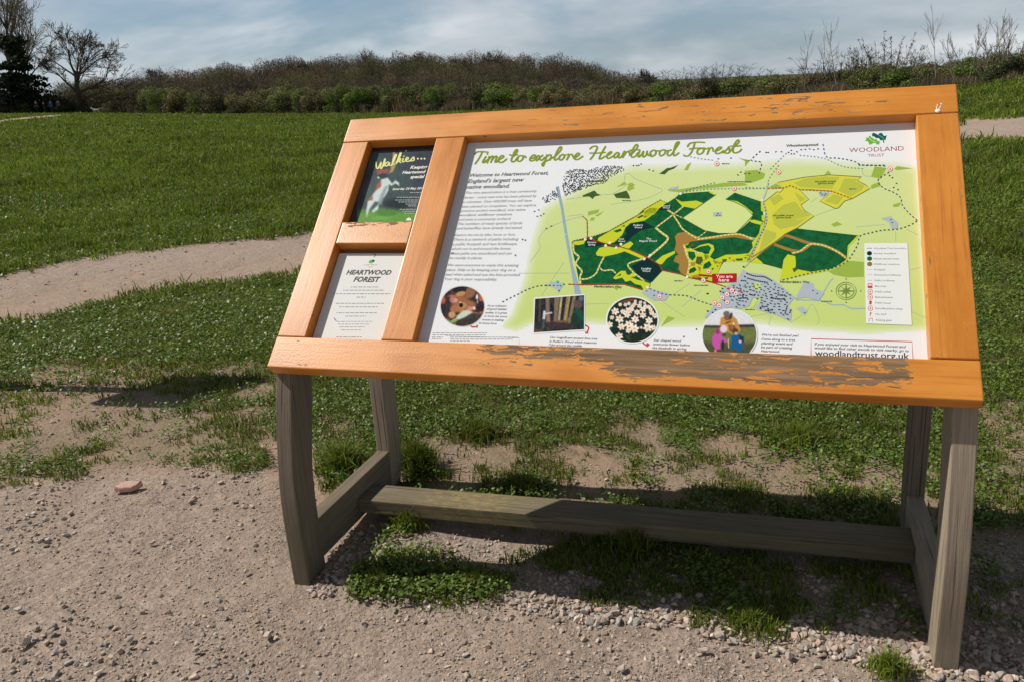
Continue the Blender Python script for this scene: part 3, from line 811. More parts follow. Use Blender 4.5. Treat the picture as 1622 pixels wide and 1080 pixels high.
# ------------------------------------------------------------------ the printed panels
NP = -.034
LAY = .00004
def pp(px, py, n=NP):
    """photo point -> (u, v) on the print plane"""
    d = ray(px, py)
    t = ((BO + n * EN - CAM) @ EN) / (d @ EN)
    q = CAM + d * t - BO
    return q @ EX, q @ EY
def ppa(pts): return [pp(a, b) for a, b in pts]
def Z(x0, y0, s): return lambda pts: [(x0 + a / s, y0 + b / s) for a, b in pts]
def uv2px(u, v):
    x, y, _ = project(BO + u * EX + v * EY + NP * EN); return float(x), float(y)

INKS = {}
def ink(rgb, gl=.13, speck=None):
    key = (tuple(rgb), gl, speck)
    if key in INKS: return INKS[key]
    k = NT('print_ink'); c = lin(rgb)
    if speck:
        P = k.coord('Object'); v = k.noise(P, 420, 2, .7); b = k.noise(P, 60, 3, .6)
        d = tuple(x * .62 for x in c); e = tuple(min(1, x * 1.35 + .004) for x in c)
        k.base(k.mix(k.ramp(v, .58, .70), k.mix(k.ramp(b, .35, .65), d, c), e))
    else: k.base(c)
    k.rough(gl); k.b.inputs['Specular IOR Level'].default_value = .5
    INKS[key] = k.m; return k.m

class Print:
    def __init__(s): s.V, s.F, s.M, s.mats = [], [], [], []
    def mi(s, m):
        if m not in s.mats: s.mats.append(m)
        return s.mats.index(m)
    def add(s, uvs, faces, m, layer):
        o = len(s.V); i = s.mi(m)
        n = NP + layer * LAY
        s.V += [(u, v, n) for u, v in uvs]
        for f in faces: s.F.append([a + o for a in f]); s.M.append(i)
    def poly(s, px, rgb, layer, speck=None, uv=False):
        q = px if uv else ppa(px)
        tri = tessellate_polygon([[Vector((a, b, 0)) for a, b in q]])
        f = []
        for t in tri:
            (x0, y0), (x1, y1), (x2, y2) = q[t[0]], q[t[1]], q[t[2]]
            f.append(t if (x1 - x0) * (y2 - y0) - (x2 - x0) * (y1 - y0) > 0 else t[::-1])
        s.add(q, f, ink(rgb, speck=speck), layer)
    def ribbon(s, px, w, rgb, layer, closed=False, smooth=True, cap=True, rise=0.0, taper=None):
        """stroke in photo units, w = full width in photo pixels"""
        P = [np.array(p, float) for p in px]
        if closed: P = P + [P[0]]
        if smooth and len(P) > 2: P = cr(P, 6)
        P = [P[0]] + [b for a, b in zip(P, P[1:]) if np.hypot(*(b - a)) > .05]
        if len(P) < 2: return
        L, R = [], []
        for i, p in enumerate(P):
            t = P[min(i + 1, len(P) - 1)] - P[max(i - 1, 0)]; t /= np.hypot(*t) + 1e-9
            n = np.array([-t[1], t[0]]) * (w / 2) * (taper(i / (len(P) - 1), t) if taper else 1)
            L.append(p + n); R.append(p - n)
        q = ppa(L) + ppa(R); m = len(P); i_ = s.mi(ink(rgb)); o = len(s.V); n0 = NP + layer * LAY
        for j in range(2):
            for i in range(m): u, v = q[j * m + i]; s.V.append((u, v, n0 + rise * LAY * i / m))
        for i in range(m - 1): s.F.append([o + i + 1, o + i, o + m + i, o + m + i + 1][::-1]); s.M.append(i_)
        if cap and not closed:
            for e, tt in ((0, P[0] - P[1]), (m - 1, P[-1] - P[-2])):
                a0 = math.atan2(tt[1], tt[0]); r = w / 2 * (taper(e / (m - 1), tt / (np.hypot(*tt) + 1e-9)) if taper else 1)
                arc = [P[e] + r * np.array([math.cos(a0 + b), math.sin(a0 + b)]) for b in np.linspace(-math.pi / 2, math.pi / 2, 6)]
                s.poly(arc, rgb, layer + (rise if e else 0))
    def dashes(s, px, w, rgb, layer, on=4.0, off=3.0, smooth=True):
        P = [np.array(p, float) for p in px]
        if smooth and len(P) > 2: P = cr(P, 8)
        d = np.concatenate([[0], np.cumsum([np.hypot(*(b - a)) for a, b in zip(P, P[1:])])]); A = np.array(P)
        t = 0
        while t < d[-1]:
            e = min(t + on, d[-1])
            q = [(np.interp(x, d, A[:, 0]), np.interp(x, d, A[:, 1])) for x in (t, (t + e) / 2, e)]
            s.ribbon(q, w, rgb, layer, smooth=False, cap=False); t += on + off
    def disc(s, x, y, r, rgb, layer, n=14, ry=None):
        s.poly([(x + r * math.cos(a), y + (ry or r) * math.sin(a)) for a in np.linspace(0, 2 * math.pi, n, endpoint=False)], rgb, layer)
    def text(s, body, p0, x1, rgb, layer, shear=.0, bold=0.0, hs=1.0, ysc=None):
        cu = bpy.data.curves.new('lettering', 'FONT'); cu.body = body; cu.size = 1.0; cu.shear = shear; cu.offset = bold; cu.resolution_u = 2
        ob = bpy.data.objects.new('lettering', cu); me = bpy.data.meshes.new_from_object(ob)
        V = np.array([v.co[:2] for v in me.vertices]); Fc = [list(p.vertices) for p in me.polygons]
        if len(V):
            x0 = V[:, 0].min(); w = V[:, 0].max() - x0
            u0, v0 = pp(*p0); a, b = u0, u0 + 1.5
            for _ in range(40):
                m_ = (a + b) / 2
                if uv2px(m_, v0)[0] < x1: a = m_
                else: b = m_
            sc = (a - u0) / w
            q = [(u0 + (x - x0) * sc, v0 + y * (ysc if ysc else sc * hs)) for x, y in V]
            s.add(q, Fc, ink(rgb), layer)
        bpy.data.objects.remove(ob); bpy.data.meshes.remove(me); bpy.data.curves.remove(cu)
    def grid(s, pg, layer):
        """a small 'photograph': colour grid"""
        h, w = pg.X.shape; o = len(s.V); s.col = getattr(s, 'col', {})
        U = [pp(a, b) for a, b in zip(pg.X.ravel(), pg.Y.ravel())]
        n = NP + layer * LAY
        s.V += [(u, v, n) for u, v in U]
        C = srgb_arr(np.clip(pg.I, 0, 255)).reshape(-1, 3)
        for i, c in enumerate(C): s.col[o + i] = c
        mi = s.mi(VC_INK)
        for a in range(h - 1):
            for b in range(w - 1):
                if pg.M[a, b] and pg.M[a + 1, b] and pg.M[a, b + 1] and pg.M[a + 1, b + 1]:
                    i = o + a * w + b; s.F.append([i, i + w, i + w + 1, i + 1]); s.M.append(mi)
    def build(s, name, parent, label=None):
        me = bpy.data.meshes.new(name)
        W = B2W(np.array(s.V)) - ROOT
        me.from_pydata(W.tolist(), [], s.F)
        for m in s.mats: me.materials.append(m)
        me.polygons.foreach_set('material_index', s.M)
        if getattr(s, 'col', None):
            ca = me.color_attributes.new('Col', 'FLOAT_COLOR', 'POINT'); c = np.ones((len(s.V), 4), np.float32)
            for i, v in s.col.items(): c[i, :3] = v
            ca.data.foreach_set('color', c.ravel())
        me.update()
        o = link(name, me, parent)
        if label: o['label'] = label
        return o

k = NT('photo_ink'); k.base(k.attr()); k.rough(.14); VC_INK = k.m

class Pic:
    def __init__(s, x0, y0, x1, y1, st, base):
        s.X, s.Y = np.meshgrid(np.arange(x0, x1 + st / 2, st), np.arange(y0, y1 + st / 2, st))
        s.I = np.ones(s.X.shape + (3,)) * np.array(base, float); s.M = np.ones(s.X.shape, bool)
    def _b(s, m, c): s.I = s.I * (1 - m[..., None]) + np.array(c, float) * m[..., None]
    def ell(s, x, y, rx, ry, c, a=0.0, sf=.25, al=1.0):
        dx = s.X - x; dy = s.Y - y; ca, sa = math.cos(a), math.sin(a)
        d = np.hypot((dx * ca + dy * sa) / rx, (-dx * sa + dy * ca) / ry)
        t = np.clip((1 + sf - d) / (2 * sf), 0, 1); s._b(t * t * (3 - 2 * t) * al, c)
    def poly(s, pts, c, sf=1.0, al=1.0):
        sd = pdist(s.X, s.Y, pts); sd = np.where(pip(s.X, s.Y, pts), sd, -sd)
        t = np.clip(sd / sf * .5 + .5, 0, 1); s._b(t * al, c)
    def line(s, pts, w, c, sf=.8, al=1.0):
        d = pdist(s.X, s.Y, pts, False); t = np.clip((w / 2 - d) / sf + .5, 0, 1); s._b(t * al, c)
    def grain(s, amt, sc=.35): s.I = s.I + ((fbm(s.X, s.Y, sc, 2) - .5) * 2 * amt)[..., None]

WHITE = (228, 231, 234)
# ---------- map panel ----------
def sheet(name, u0, u1, v0, v1, rgb, parent, th=.006, dn=0.0):
    bm = rbox((u0, v0, NP + dn - th), (u1, v1, NP + dn), 0, 0)
    return part(name, bm, ink(rgb), B2W, parent)
panel = sheet('map_panel', .4523, 1.7943, .1038, .8652, WHITE, board)
panel['label'] = 'white map panel behind the large opening'
A = Z(890, 230, 9.0); B = Z(900, 330, 7.7125); C_ = Z(1020, 290, 6.75); D = Z(1180, 260, 5.4); E_ = Z(1100, 400, 9.0)
R2 = Z(840, 180, 4.5); R3 = Z(1180, 120, 4.5); R5 = Z(680, 380, 4.5); R6 = Z(880, 320, 4.5); R7 = Z(1040, 400, 4.5); R8 = Z(1220, 360, 3.6)
PALE = (200, 216, 142); DK = (22, 98, 52); NAVY = (14, 46, 44); LIME = (192, 204, 44); BROWN = (160, 122, 58); YEL = (208, 206, 66); OLV = (150, 176, 72); GREY = (170, 182, 190)

mp_ = Print()
pg = Pic(790, 215, 1478, 545, 4.0, WHITE)
mapo = [(880, 322), (862, 334), (846, 388), (836, 440), (815, 500), (802, 516), (818, 520), (850, 505), (930, 508), (1000, 512), (1060, 514), (1200, 508), (1270, 517), (1370, 524), (1468, 518), (1452, 270), (1430, 264), (1395, 262), (1330, 260), (1260, 256), (1190, 262), (1140, 264), (1080, 266), (1000, 266), (960, 278), (900, 312)]
sd = pdist(pg.X, pg.Y, mapo); sd = np.where(pip(pg.X, pg.Y, mapo), sd, -sd); t = np.clip(sd / 9 * .5 + .5, 0, 1)
shade = np.clip((pg.Y - 300) / 220, 0, 1)
pg._b(t, (202, 216, 148)); pg._b(t * shade * .75, (188, 208, 112)); pg.M = t > 0
mp_.grid(pg, 1)
# thin field lanes
for q in (A([(80, 1020), (300, 990)]), A([(890, 520), (905, 420), (970, 415), (1060, 490), (1440, 640)]), A([(60, 780), (330, 740)]), A([(560, 715), (740, 690), (940, 560)]), A([(700, 850), (1180, 770), (1440, 660)]),
          R2([(0, 1060), (70, 960), (60, 900), (110, 830), (240, 770), (370, 735)]), R5([(640, 240), (1000, 240)]), R5([(800, 400), (960, 160)]), R5([(1110, 460), (1280, 455)]), D([(600, 445), (780, 380)]), D([(1290, 580), (1290, 660)]), D([(950, 540), (1200, 520)]), D([(1000, 50), (1020, 100), (1090, 110)]),
          R7([(590, 480), (800, 440), (800, 520)]), R7([(0, 320), (110, 400), (200, 460)]), R7([(120, 300), (240, 220)]), R7([(180, 390), (320, 270)]), R7([(960, 500), (1060, 430), (1110, 370), (1160, 480), (1140, 520)]), R8([(800, 480), (890, 520)]), R8([(800, 245), (860, 230)]), D([(560, 330), (620, 290)]), D([(1380, 560), (1480, 610)])):
    mp_.ribbon(q, .9, (160, 176, 150), 2, cap=False)
for q in (R7([(990, 340), (1160, 345), (1260, 375), (1330, 375), (1390, 400), (1490, 400)]), R7([(1160, 340), (1230, 220), (1260, 185)])): mp_.ribbon(q, 2.0, (150, 172, 182), 3, cap=False)
# olive woods
for q in (A([(375, 950), (530, 920), (520, 970), (370, 1010)]), A([(470, 1010), (605, 940), (520, 1020)]), A([(400, 1080), (420, 1035), (480, 1040), (450, 1080)]), A([(775, 610), (890, 525), (930, 560)]), A([(930, 640), (950, 550), (1000, 540), (1040, 570), (1015, 600), (1040, 620), (960, 660)]),
          R2([(1095, 405), (1120, 365), (1150, 348), (1122, 408)]), D([(1110, 22), (1212, 36), (1160, 130), (1078, 110)]), D([(1072, 205), (1085, 180), (1150, 155), (1165, 190), (1090, 214)]), D([(735, 518), (790, 495), (832, 520), (765, 540)]), D([(680, 95), (712, 56), (738, 92)]), D([(1262, 350), (1335, 328), (1320, 365), (1275, 372)]), D([(1275, 45), (1300, 20), (1440, 40), (1300, 55)]),
          C_([(255, 85), (380, 70), (560, 45), (860, 0), (1070, 0), (1110, 30), (900, 42), (560, 72), (400, 104), (300, 95)]), D([(0, 62), (100, 52), (175, 85), (160, 125), (60, 162), (0, 165)]), D([(205, 200), (270, 165), (310, 215), (240, 215)]), R6([(750, 890), (800, 815), (855, 830)]), D([(712, 920), (870, 828), (1018, 840), (1018, 968), (870, 972), (760, 950)]), R3([(0, 605), (45, 600), (0, 650)]), B([(550, 970), (620, 970), (595, 1010)]), R2([(1480, 318), (1570, 335), (1540, 345)])):
    mp_.poly(q, OLV, 3)
for q in (A([(292, 722), (440, 660), (455, 650), (492, 672), (495, 692), (562, 716), (470, 736), (435, 775), (395, 738), (300, 742)]), A([(735, 705), (920, 652), (962, 720), (972, 768), (775, 758)]), R2([(918, 432), (975, 390), (1000, 388), (1055, 368), (1025, 395), (985, 410), (958, 436)])):
    mp_.poly(q, (66, 92, 44), 4)
# the forest
mp_.poly(B([(45, 430), (60, 405), (200, 372), (330, 342), (500, 282), (700, 168), (850, 88)]) + C_([(0, 285), (180, 183), (250, 215), (335, 160), (380, 118), (560, 102), (705, 93), (772, 127), (620, 235), (415, 375), (520, 440), (650, 512), (800, 542), (980, 548), (1185, 600), (1175, 690), (1130, 830), (860, 840), (830, 880), (785, 975), (735, 1062), (600, 1040), (390, 978), (200, 935)]) + B([(1150, 770), (1012, 905), (1000, 965), (905, 1000), (680, 937), (140, 937), (90, 690), (45, 500)]), DK, 5, speck=1)
mp_.poly(C_([(870, 178), (970, 106), (1100, 150), (1262, 205), (1270, 300), (1285, 420), (1255, 450), (1245, 530), (1192, 592), (1060, 562), (985, 540), (1120, 420), (1165, 355), (1120, 290), (1040, 222)]), DK, 5, speck=1)
mp_.poly(D([(345, 605), (450, 553), (700, 583), (972, 613), (890, 700), (870, 820), (740, 905), (560, 935), (430, 945), (300, 990), (320, 900), (150, 855), (95, 805), (220, 700)]), DK, 5, speck=1)
# lime rides
for q in (B([(360, 395), (370, 365), (500, 290), (700, 180), (850, 95), (1000, 0), (1092, 0), (1060, 60), (1000, 108), (930, 155), (760, 185), (700, 238), (660, 330), (560, 420), (500, 442), (430, 430)]),
          B([(338, 555), (380, 490), (470, 468), (600, 490), (700, 440), (760, 408), (798, 440), (750, 490), (735, 505), (850, 555), (935, 600), (900, 622), (690, 530), (600, 560), (440, 595), (350, 582)]), B([(55, 425), (70, 410), (215, 392), (190, 440), (120, 455), (60, 445)]),
          B([(548, 858), (600, 800), (645, 768), (702, 770), (715, 812), (745, 820), (800, 780), (832, 830), (785, 850), (850, 880), (905, 890), (1004, 925), (990, 975), (920, 998), (890, 945), (820, 930), (760, 885), (700, 902), (660, 850), (580, 872)]),
          C_([(112, 852), (200, 780), (330, 728), (333, 755), (245, 810), (192, 872), (150, 872)]), C_([(335, 168), (405, 205), (560, 192), (632, 218), (545, 278), (410, 252), (370, 210)]),
          C_([(870, 178), (1000, 200), (1080, 250), (1165, 320), (1155, 335), (1080, 275), (1000, 228)]), C_([(1118, 402), (1180, 396), (1285, 425), (1255, 452), (1190, 437), (1150, 424)]), C_([(1250, 205), (1285, 210), (1288, 320), (1252, 300)]), C_([(1258, 350), (1290, 350), (1288, 420), (1260, 400)]),
          C_([(1255, 430), (1290, 430), (1260, 560), (1200, 690), (1140, 780), (1110, 850), (860, 845), (760, 870), (735, 830), (880, 770), (1000, 768), (1120, 755), (1165, 690), (1155, 640), (1230, 545)]),
          C_([(425, 690), (470, 640), (540, 710), (620, 745), (700, 790), (760, 830), (830, 860), (785, 975), (735, 1062), (600, 1012), (475, 1010), (455, 900), (470, 800)]),
          C_([(520, 718), (600, 668), (690, 648), (745, 670), (752, 715), (700, 800), (660, 830), (640, 770), (690, 760), (720, 700), (690, 668), (600, 690), (540, 730)]),
          D([(330, 822), (365, 775), (430, 790), (440, 900), (560, 925), (740, 898), (850, 840), (872, 800), (880, 700), (960, 616), (980, 622), (890, 712), (878, 842), (735, 915), (300, 995), (318, 905)]), D([(20, 835), (95, 800), (150, 845), (150, 860), (40, 845)]), C_([(690, 100), (712, 92), (770, 125), (750, 132)])):
    mp_.poly(q, LIME, 6)
mp_.poly(C_([(0, 290), (180, 187), (240, 215), (150, 290), (105, 340), (0, 380)]), LIME, 6)
for q in (C_([(440, 680), (500, 640), (700, 600), (980, 572), (1080, 588), (1145, 640), (1160, 700), (1115, 752), (1000, 768), (880, 768), (790, 808), (722, 795), (755, 720), (740, 665), (680, 645), (600, 662), (520, 710), (455, 702)]), C_([(530, 715), (600, 684), (690, 668), (718, 700), (690, 765), (640, 745), (580, 740)]), C_([(470, 735), (540, 740), (555, 790), (520, 835), (478, 800)]),
          C_([(640, 870), (700, 835), (725, 880), (690, 915), (630, 922)]), C_([(480, 930), (540, 900), (565, 930), (530, 960), (478, 970)]), C_([(900, 805), (930, 798), (920, 818)]), C_([(980, 812), (1060, 810), (1050, 832), (990, 835)]), C_([(720, 915), (750, 910), (735, 940)]), C_([(775, 890), (800, 885), (785, 905)]), C_([(640, 1015), (690, 1010), (680, 1030), (645, 1030)]), C_([(1070, 800), (1100, 795), (1090, 815)]),
          B([(550, 282), (640, 252), (655, 278), (590, 302)]), B([(838, 118), (900, 84), (932, 98), (860, 127)]), B([(650, 225), (690, 205), (690, 230)]), B([(305, 370), (360, 355), (365, 375), (320, 385)]), B([(590, 840), (640, 800), (650, 820)]), B([(755, 860), (800, 838), (815, 848)]), B([(835, 860), (860, 830), (915, 870), (920, 890)]),
          D([(440, 780), (550, 722), (650, 715), (740, 757), (828, 828), (815, 858), (700, 903), (540, 915), (432, 892)]), D([(285, 685), (335, 632), (400, 640), (500, 690), (500, 735), (400, 728)])):
    mp_.poly(q, DK, 8, speck=1)
for q in (C_([(565, 790), (620, 790), (632, 830), (600, 880), (550, 860)]), C_([(835, 820), (885, 815), (880, 845), (840, 850)]), C_([(500, 655), (550, 655), (520, 685), (470, 690)]), D([(405, 900), (440, 880), (450, 905), (420, 930)])): mp_.poly(q, (74, 92, 40), 9)
# glades and paths
mp_.poly(C_([(330, 580), (360, 540), (430, 528), (520, 555), (600, 585), (980, 545), (1165, 598), (1150, 617), (970, 582), (610, 615), (500, 632), (442, 665), (432, 720), (470, 800), (480, 920), (462, 1002), (400, 972), (368, 920), (382, 870), (318, 840), (340, 785), (372, 770), (328, 720), (345, 640)]), BROWN, 10)
for q in (C_([(500, 850), (550, 850), (545, 890), (500, 890)]), C_([(565, 890), (610, 910), (600, 960)]), C_([(780, 860), (830, 840), (810, 870)]), C_([(930, 825), (980, 822), (970, 845)]), C_([(500, 1000), (590, 975), (600, 1005), (560, 1020)]), C_([(1080, 775), (1130, 765), (1120, 790)])): mp_.poly(q, (176, 130, 62), 10)
for q, w in ((D([(345, 612), (400, 628), (480, 658), (560, 682), (680, 702), (800, 758), (862, 802)]), 4.4), (D([(250, 690), (390, 738), (470, 748), (520, 722), (560, 690)]), 4.4), (D([(400, 765), (470, 748)]), 4), (D([(20, 820), (110, 770), (230, 690), (345, 610)]), 2.6)): mp_.ribbon(q, w, BROWN, 10, cap=False)
PATHC = (226, 216, 132)
for q, w in ((B([(60, 430), (62, 470), (72, 540), (130, 600), (95, 680), (165, 770), (145, 840), (150, 930)]), 2.6), (B([(150, 872), (250, 860), (340, 800), (385, 700), (440, 595)]), 2.2), (B([(385, 728), (430, 765), (530, 758), (580, 798)]), 2.0), (B([(960, 610), (850, 640), (730, 690), (790, 780), (850, 830), (930, 890)]), 2.2), (B([(1065, 240), (1150, 310), (1215, 362), (1180, 430), (970, 612)]), 3.0),
             (C_([(310, 340), (370, 430), (420, 500), (560, 592), (620, 600), (990, 550), (1170, 610)]), 2.2), (C_([(135, 475), (320, 335), (420, 255)]), 2.0), (C_([(425, 660), (460, 780), (490, 850), (462, 1000)]), 2.6), (C_([(480, 700), (560, 740), (620, 760)]), 2.0), (C_([(560, 600), (670, 520)]), 1.3), (C_([(330, 340), (415, 378)]), 1.2), (D([(400, 765), (470, 748), (560, 688), (680, 702), (800, 758), (862, 806)]), 2.2), (C_([(250, 290), (320, 335)]), 2.4)):
    mp_.ribbon(q, w, PATHC, 12, cap=False)
    mp_.dashes(q, .9, (96, 104, 60), 13, 2.5, 3.5)
for q in (C_([(600, 1000), (590, 930), (640, 830), (700, 760)]),): mp_.dashes(q, .9, (96, 104, 60), 13, 2, 2.5)
# ancient woods
for q in (B([(770, 712), (960, 613), (1112, 688), (1152, 765), (1020, 907), (930, 870), (850, 820)]), B([(700, 250), (780, 192), (930, 168), (1042, 235), (900, 268), (800, 330), (720, 410), (620, 432), (535, 445), (640, 395), (712, 320)]), B([(215, 400), (260, 385), (455, 440), (340, 470), (206, 482)]), C_([(148, 288), (220, 233), (292, 243), (292, 282), (200, 296)])):
    mp_.poly(q, NAVY, 14)
# farm field and the private yellow wood
mp_.poly(C_([(415, 376), (640, 222), (775, 130), (870, 176), (960, 207), (1080, 262), (1160, 350), (1100, 415), (985, 533), (900, 541), (760, 537), (650, 508), (520, 438)]), (204, 220, 142), 7)
mp_.ribbon(C_([(772, 128), (415, 376), (520, 440), (650, 512), (800, 542), (982, 541), (1165, 352), (1080, 262), (970, 208), (872, 177)]), 1.0, (92, 96, 60), 11, cap=False, smooth=False)
YP = D([(160, 330), (275, 240), (300, 245), (330, 215), (305, 205), (278, 160), (510, 115), (720, 95), (995, 112), (960, 145), (1030, 180), (1070, 212), (920, 297), (850, 320), (800, 378), (772, 384), (640, 320), (752, 238), (560, 222), (470, 225), (545, 305), (478, 352), (510, 402), (592, 447), (450, 548), (345, 600), (90, 805), (45, 840), (22, 832), (70, 740), (165, 530), (182, 400)])
mp_.poly(YP, YEL, 7); mp_.ribbon(YP, 1.1, (104, 110, 62), 11, closed=True, smooth=False)
for q in (D([(420, 165), (520, 125), (700, 108), (810, 118), (740, 215), (560, 205), (470, 200)]), D([(850, 125), (960, 130), (940, 150), (1020, 185), (1000, 225), (900, 280), (800, 230)]), D([(680, 320), (760, 260), (840, 285), (790, 350)]), D([(230, 440), (330, 350), (430, 320), (480, 390), (560, 440), (440, 530), (300, 560), (250, 520)]), D([(170, 560), (270, 590), (260, 640), (120, 750)]), D([(210, 300), (290, 260), (330, 300), (250, 360)]), D([(420, 240), (520, 300), (470, 330)])): mp_.poly(q, (180, 188, 70), 9)
for q in (D([(340, 230), (430, 330)]), D([(240, 520), (230, 540), (290, 600)]), D([(830, 130), (760, 220)]), D([(440, 480), (560, 450)])): mp_.ribbon(q, 1.6, (214, 204, 84), 11, cap=False)
# road
mp_.poly([(881, 296), (885, 296), (892, 330), (898, 368), (907, 420), (921, 468), (911, 468), (904, 425), (895, 375), (888, 330)], (146, 170, 188), 16)
mp_.ribbon([(893, 372), (897, 372)], 1, (200, 214, 224), 17)
# built-up grounds
UG = [E_([(690, 250), (760, 290), (1000, 320), (1130, 400), (1230, 470), (1430, 640), (1370, 720), (1330, 770), (1390, 820), (1370, 990), (1180, 900), (900, 822), (862, 790), (960, 660), (830, 650), (780, 770), (640, 810), (500, 790), (400, 822), (160, 940), (140, 925), (250, 790), (400, 680), (350, 560), (480, 470), (600, 400), (640, 330)]),
      R7([(985, 335), (1055, 205), (1112, 220), (1122, 255), (1197, 290), (1157, 345), (1070, 322)]), B([(893, 1035), (960, 985), (1110, 1010), (1240, 1050), (1190, 1130), (1040, 1130)]), R5([(835, 330), (870, 300), (965, 310), (930, 360), (920, 380), (910, 360), (860, 330)]), C_([(740, 320), (830, 315), (832, 360), (740, 360)]), C_([(280, 55), (370, 40), (350, 70), (250, 80)]), D([(625, 245), (720, 245), (690, 290), (640, 275)]), D([(1165, 465), (1250, 450), (1310, 510), (1300, 560), (1250, 550), (1230, 500)]), R7([(995, 400), (1040, 385), (1075, 420), (1055, 450)])]
for q in UG: mp_.poly(q, GREY, 16)
mp_.poly(E_([(880, 430), (950, 450), (920, 560), (810, 490)]), (196, 214, 120), 17); mp_.poly(E_([(820, 690), (900, 690), (840, 790), (800, 790)]), (196, 214, 120), 17)
rgh = random.Random(5); HOUSE = (44, 50, 62)
def house(x, y, l, w, a, lay=18):
    c, s = math.cos(a), math.sin(a)
    mp_.poly([(x + i * c - j * s, y + i * s + j * c) for i, j in ((-l / 2, -w / 2), (l / 2, -w / 2), (l / 2, w / 2), (-l / 2, w / 2))], HOUSE, lay)
CH = A([(20, 480), (60, 380), (140, 355), (260, 350), (400, 360), (480, 320), (620, 305), (800, 300), (910, 320), (860, 390), (700, 450), (620, 540), (350, 610), (100, 700), (45, 735), (10, 600)])
CH2 = R2([(80, 610), (190, 530), (205, 600), (110, 640)])
for poly_, n in ((CH, 330), (CH2, 34)):
    xs = [p[0] for p in poly_]; ys = [p[1] for p in poly_]; got = []
    for _ in range(n * 5):
        x, y = rgh.uniform(min(xs), max(xs)), rgh.uniform(min(ys), max(ys))
        if pip(np.array(x), np.array(y), poly_) and all((x - a) ** 2 + (y - b) ** 2 > 3.6 for a, b in got):
            got.append((x, y)); house(x, y, rgh.uniform(1.8, 3.4), rgh.uniform(1.0, 1.7), rgh.choice([-.6, .5, 1.1, -.9]))
        if len(got) >= n: break
for q in (A([(1020, 298), (1065, 298), (1095, 293), (1130, 275), (1245, 355), (1300, 372)]), R2([(30, 700), (60, 690), (50, 735), (75, 730), (95, 718), (115, 822), (150, 805)]), R3([(150, 550), (165, 550), (220, 545), (260, 545), (310, 550), (330, 535), (350, 560), (370, 545), (330, 560), (400, 530), (430, 528), (460, 525), (490, 530), (520, 525)]), R3([(1030, 715), (1050, 730), (1080, 770), (1060, 800), (1090, 815), (1040, 1030), (1050, 1050)]), D([(645, 250), (660, 262), (680, 270), (690, 258)]), R2([(1340, 325), (1430, 320), (1500, 420), (1480, 440), (1530, 430), (1560, 430)]), R5([(835, 325), (935, 330), (960, 320), (925, 365)]), R7([(360, 295), (1115, 275), (1145, 295), (1055, 432), (625, 105)]), C_([(790, 330), (780, 352), (810, 350)]), B([(960, 1015), (1050, 1070)])):
    for x, y in q: house(x, y, 2.6, 1.5, rgh.uniform(-.6, .6))
for q in (E_([(740, 300), (850, 340), (1000, 355), (1110, 415)]), E_([(750, 370), (900, 410), (1050, 435)]), E_([(660, 405), (740, 412)]), E_([(1180, 610), (1300, 615)]), E_([(1080, 655), (1300, 675)]), E_([(650, 655), (760, 655)]), E_([(780, 600), (860, 622)]), E_([(1290, 880), (1325, 760)]), E_([(1355, 870), (1380, 810)]), E_([(930, 790), (1050, 770)]), E_([(1010, 830), (1120, 825)])): mp_.dashes(q, 2.1, HOUSE, 18, 2.9, .5)
got = []
EV = E_([(700, 440), (830, 440), (960, 470), (1130, 430), (1420, 640), (1310, 740), (1370, 980), (1180, 890), (900, 810), (970, 700), (780, 640), (720, 770), (600, 800), (560, 720), (400, 580), (540, 480)])
for _ in range(900):
    x, y = rgh.uniform(1135, 1260), rgh.uniform(448, 512)
    if pip(np.array(x), np.array(y), EV) and all((x - a) ** 2 + ((y - b) * 1.3) ** 2 > 20 for a, b in got):
        got.append((x, y)); house(x, y, rgh.uniform(2.6, 4.6), 1.7, rgh.uniform(.1, .5))
for q in (E_([(190, 590)]), E_([(400, 520), (370, 560), (410, 575), (190, 840), (300, 820), (260, 860), (700, 210), (430, 690), (690, 615), (560, 480), (720, 350)])):
    for x, y in q: house(x, y, 3.0, 2.2, .3, 19)
# rights of way
NB = (40, 74, 120); TEAL = (74, 140, 140); RED = (176, 44, 36)
for q in (R5([(520, 445), (590, 410), (640, 385), (690, 360), (780, 330), (920, 328)]), R6([(670, 620), (780, 660), (930, 670), (1020, 705), (1110, 735)]), D([(1472, 490), (1400, 530), (1300, 560), (1170, 570), (1080, 590), (985, 618), (960, 700), (890, 815), (840, 855), (700, 910), (560, 935), (300, 1000)]), D([(1472, 485), (1410, 430), (1345, 355), (1330, 290), (1270, 245), (1180, 205), (1138, 140), (1235, 70)]), D([(1200, 20), (1080, 12), (970, 12)]), R3([(555, 490), (580, 580), (660, 590), (770, 610), (840, 640), (1000, 640)]), R3([(110, 540), (45, 605), (115, 622), (100, 700)])):
    mp_.dashes(q, 1.6, NB, 20, 3.2, 3.4)
for q in (R3([(180, 670), (300, 550)]), R3([(390, 570), (555, 590), (700, 650), (840, 665)]), R3([(0, 800), (150, 800), (170, 740), (240, 640)]), C_([(370, 110), (540, 85), (740, 68), (950, 65), (1100, 65), (1300, 60)]), C_([(450, 85), (560, 50), (760, 0)]), R2([(1140, 310), (1220, 325), (1300, 335)]), E_([(640, 500), (850, 480), (1040, 440)])):
    mp_.dashes(q, 1.2, TEAL, 20, 2.6, 3.0)
mp_.ribbon(C_([(1330, 0), (1300, 110), (1270, 190), (1290, 260), (1310, 400), (1250, 560), (1180, 720), (1120, 850), (1075, 900)]), 2.2, (176, 194, 178), 19, cap=False)
mp_.dashes(C_([(1270, 190), (1300, 300), (1310, 420), (1250, 560), (1180, 720), (1120, 850)]), 1.4, (60, 86, 110), 21, 2.6, 2.6)
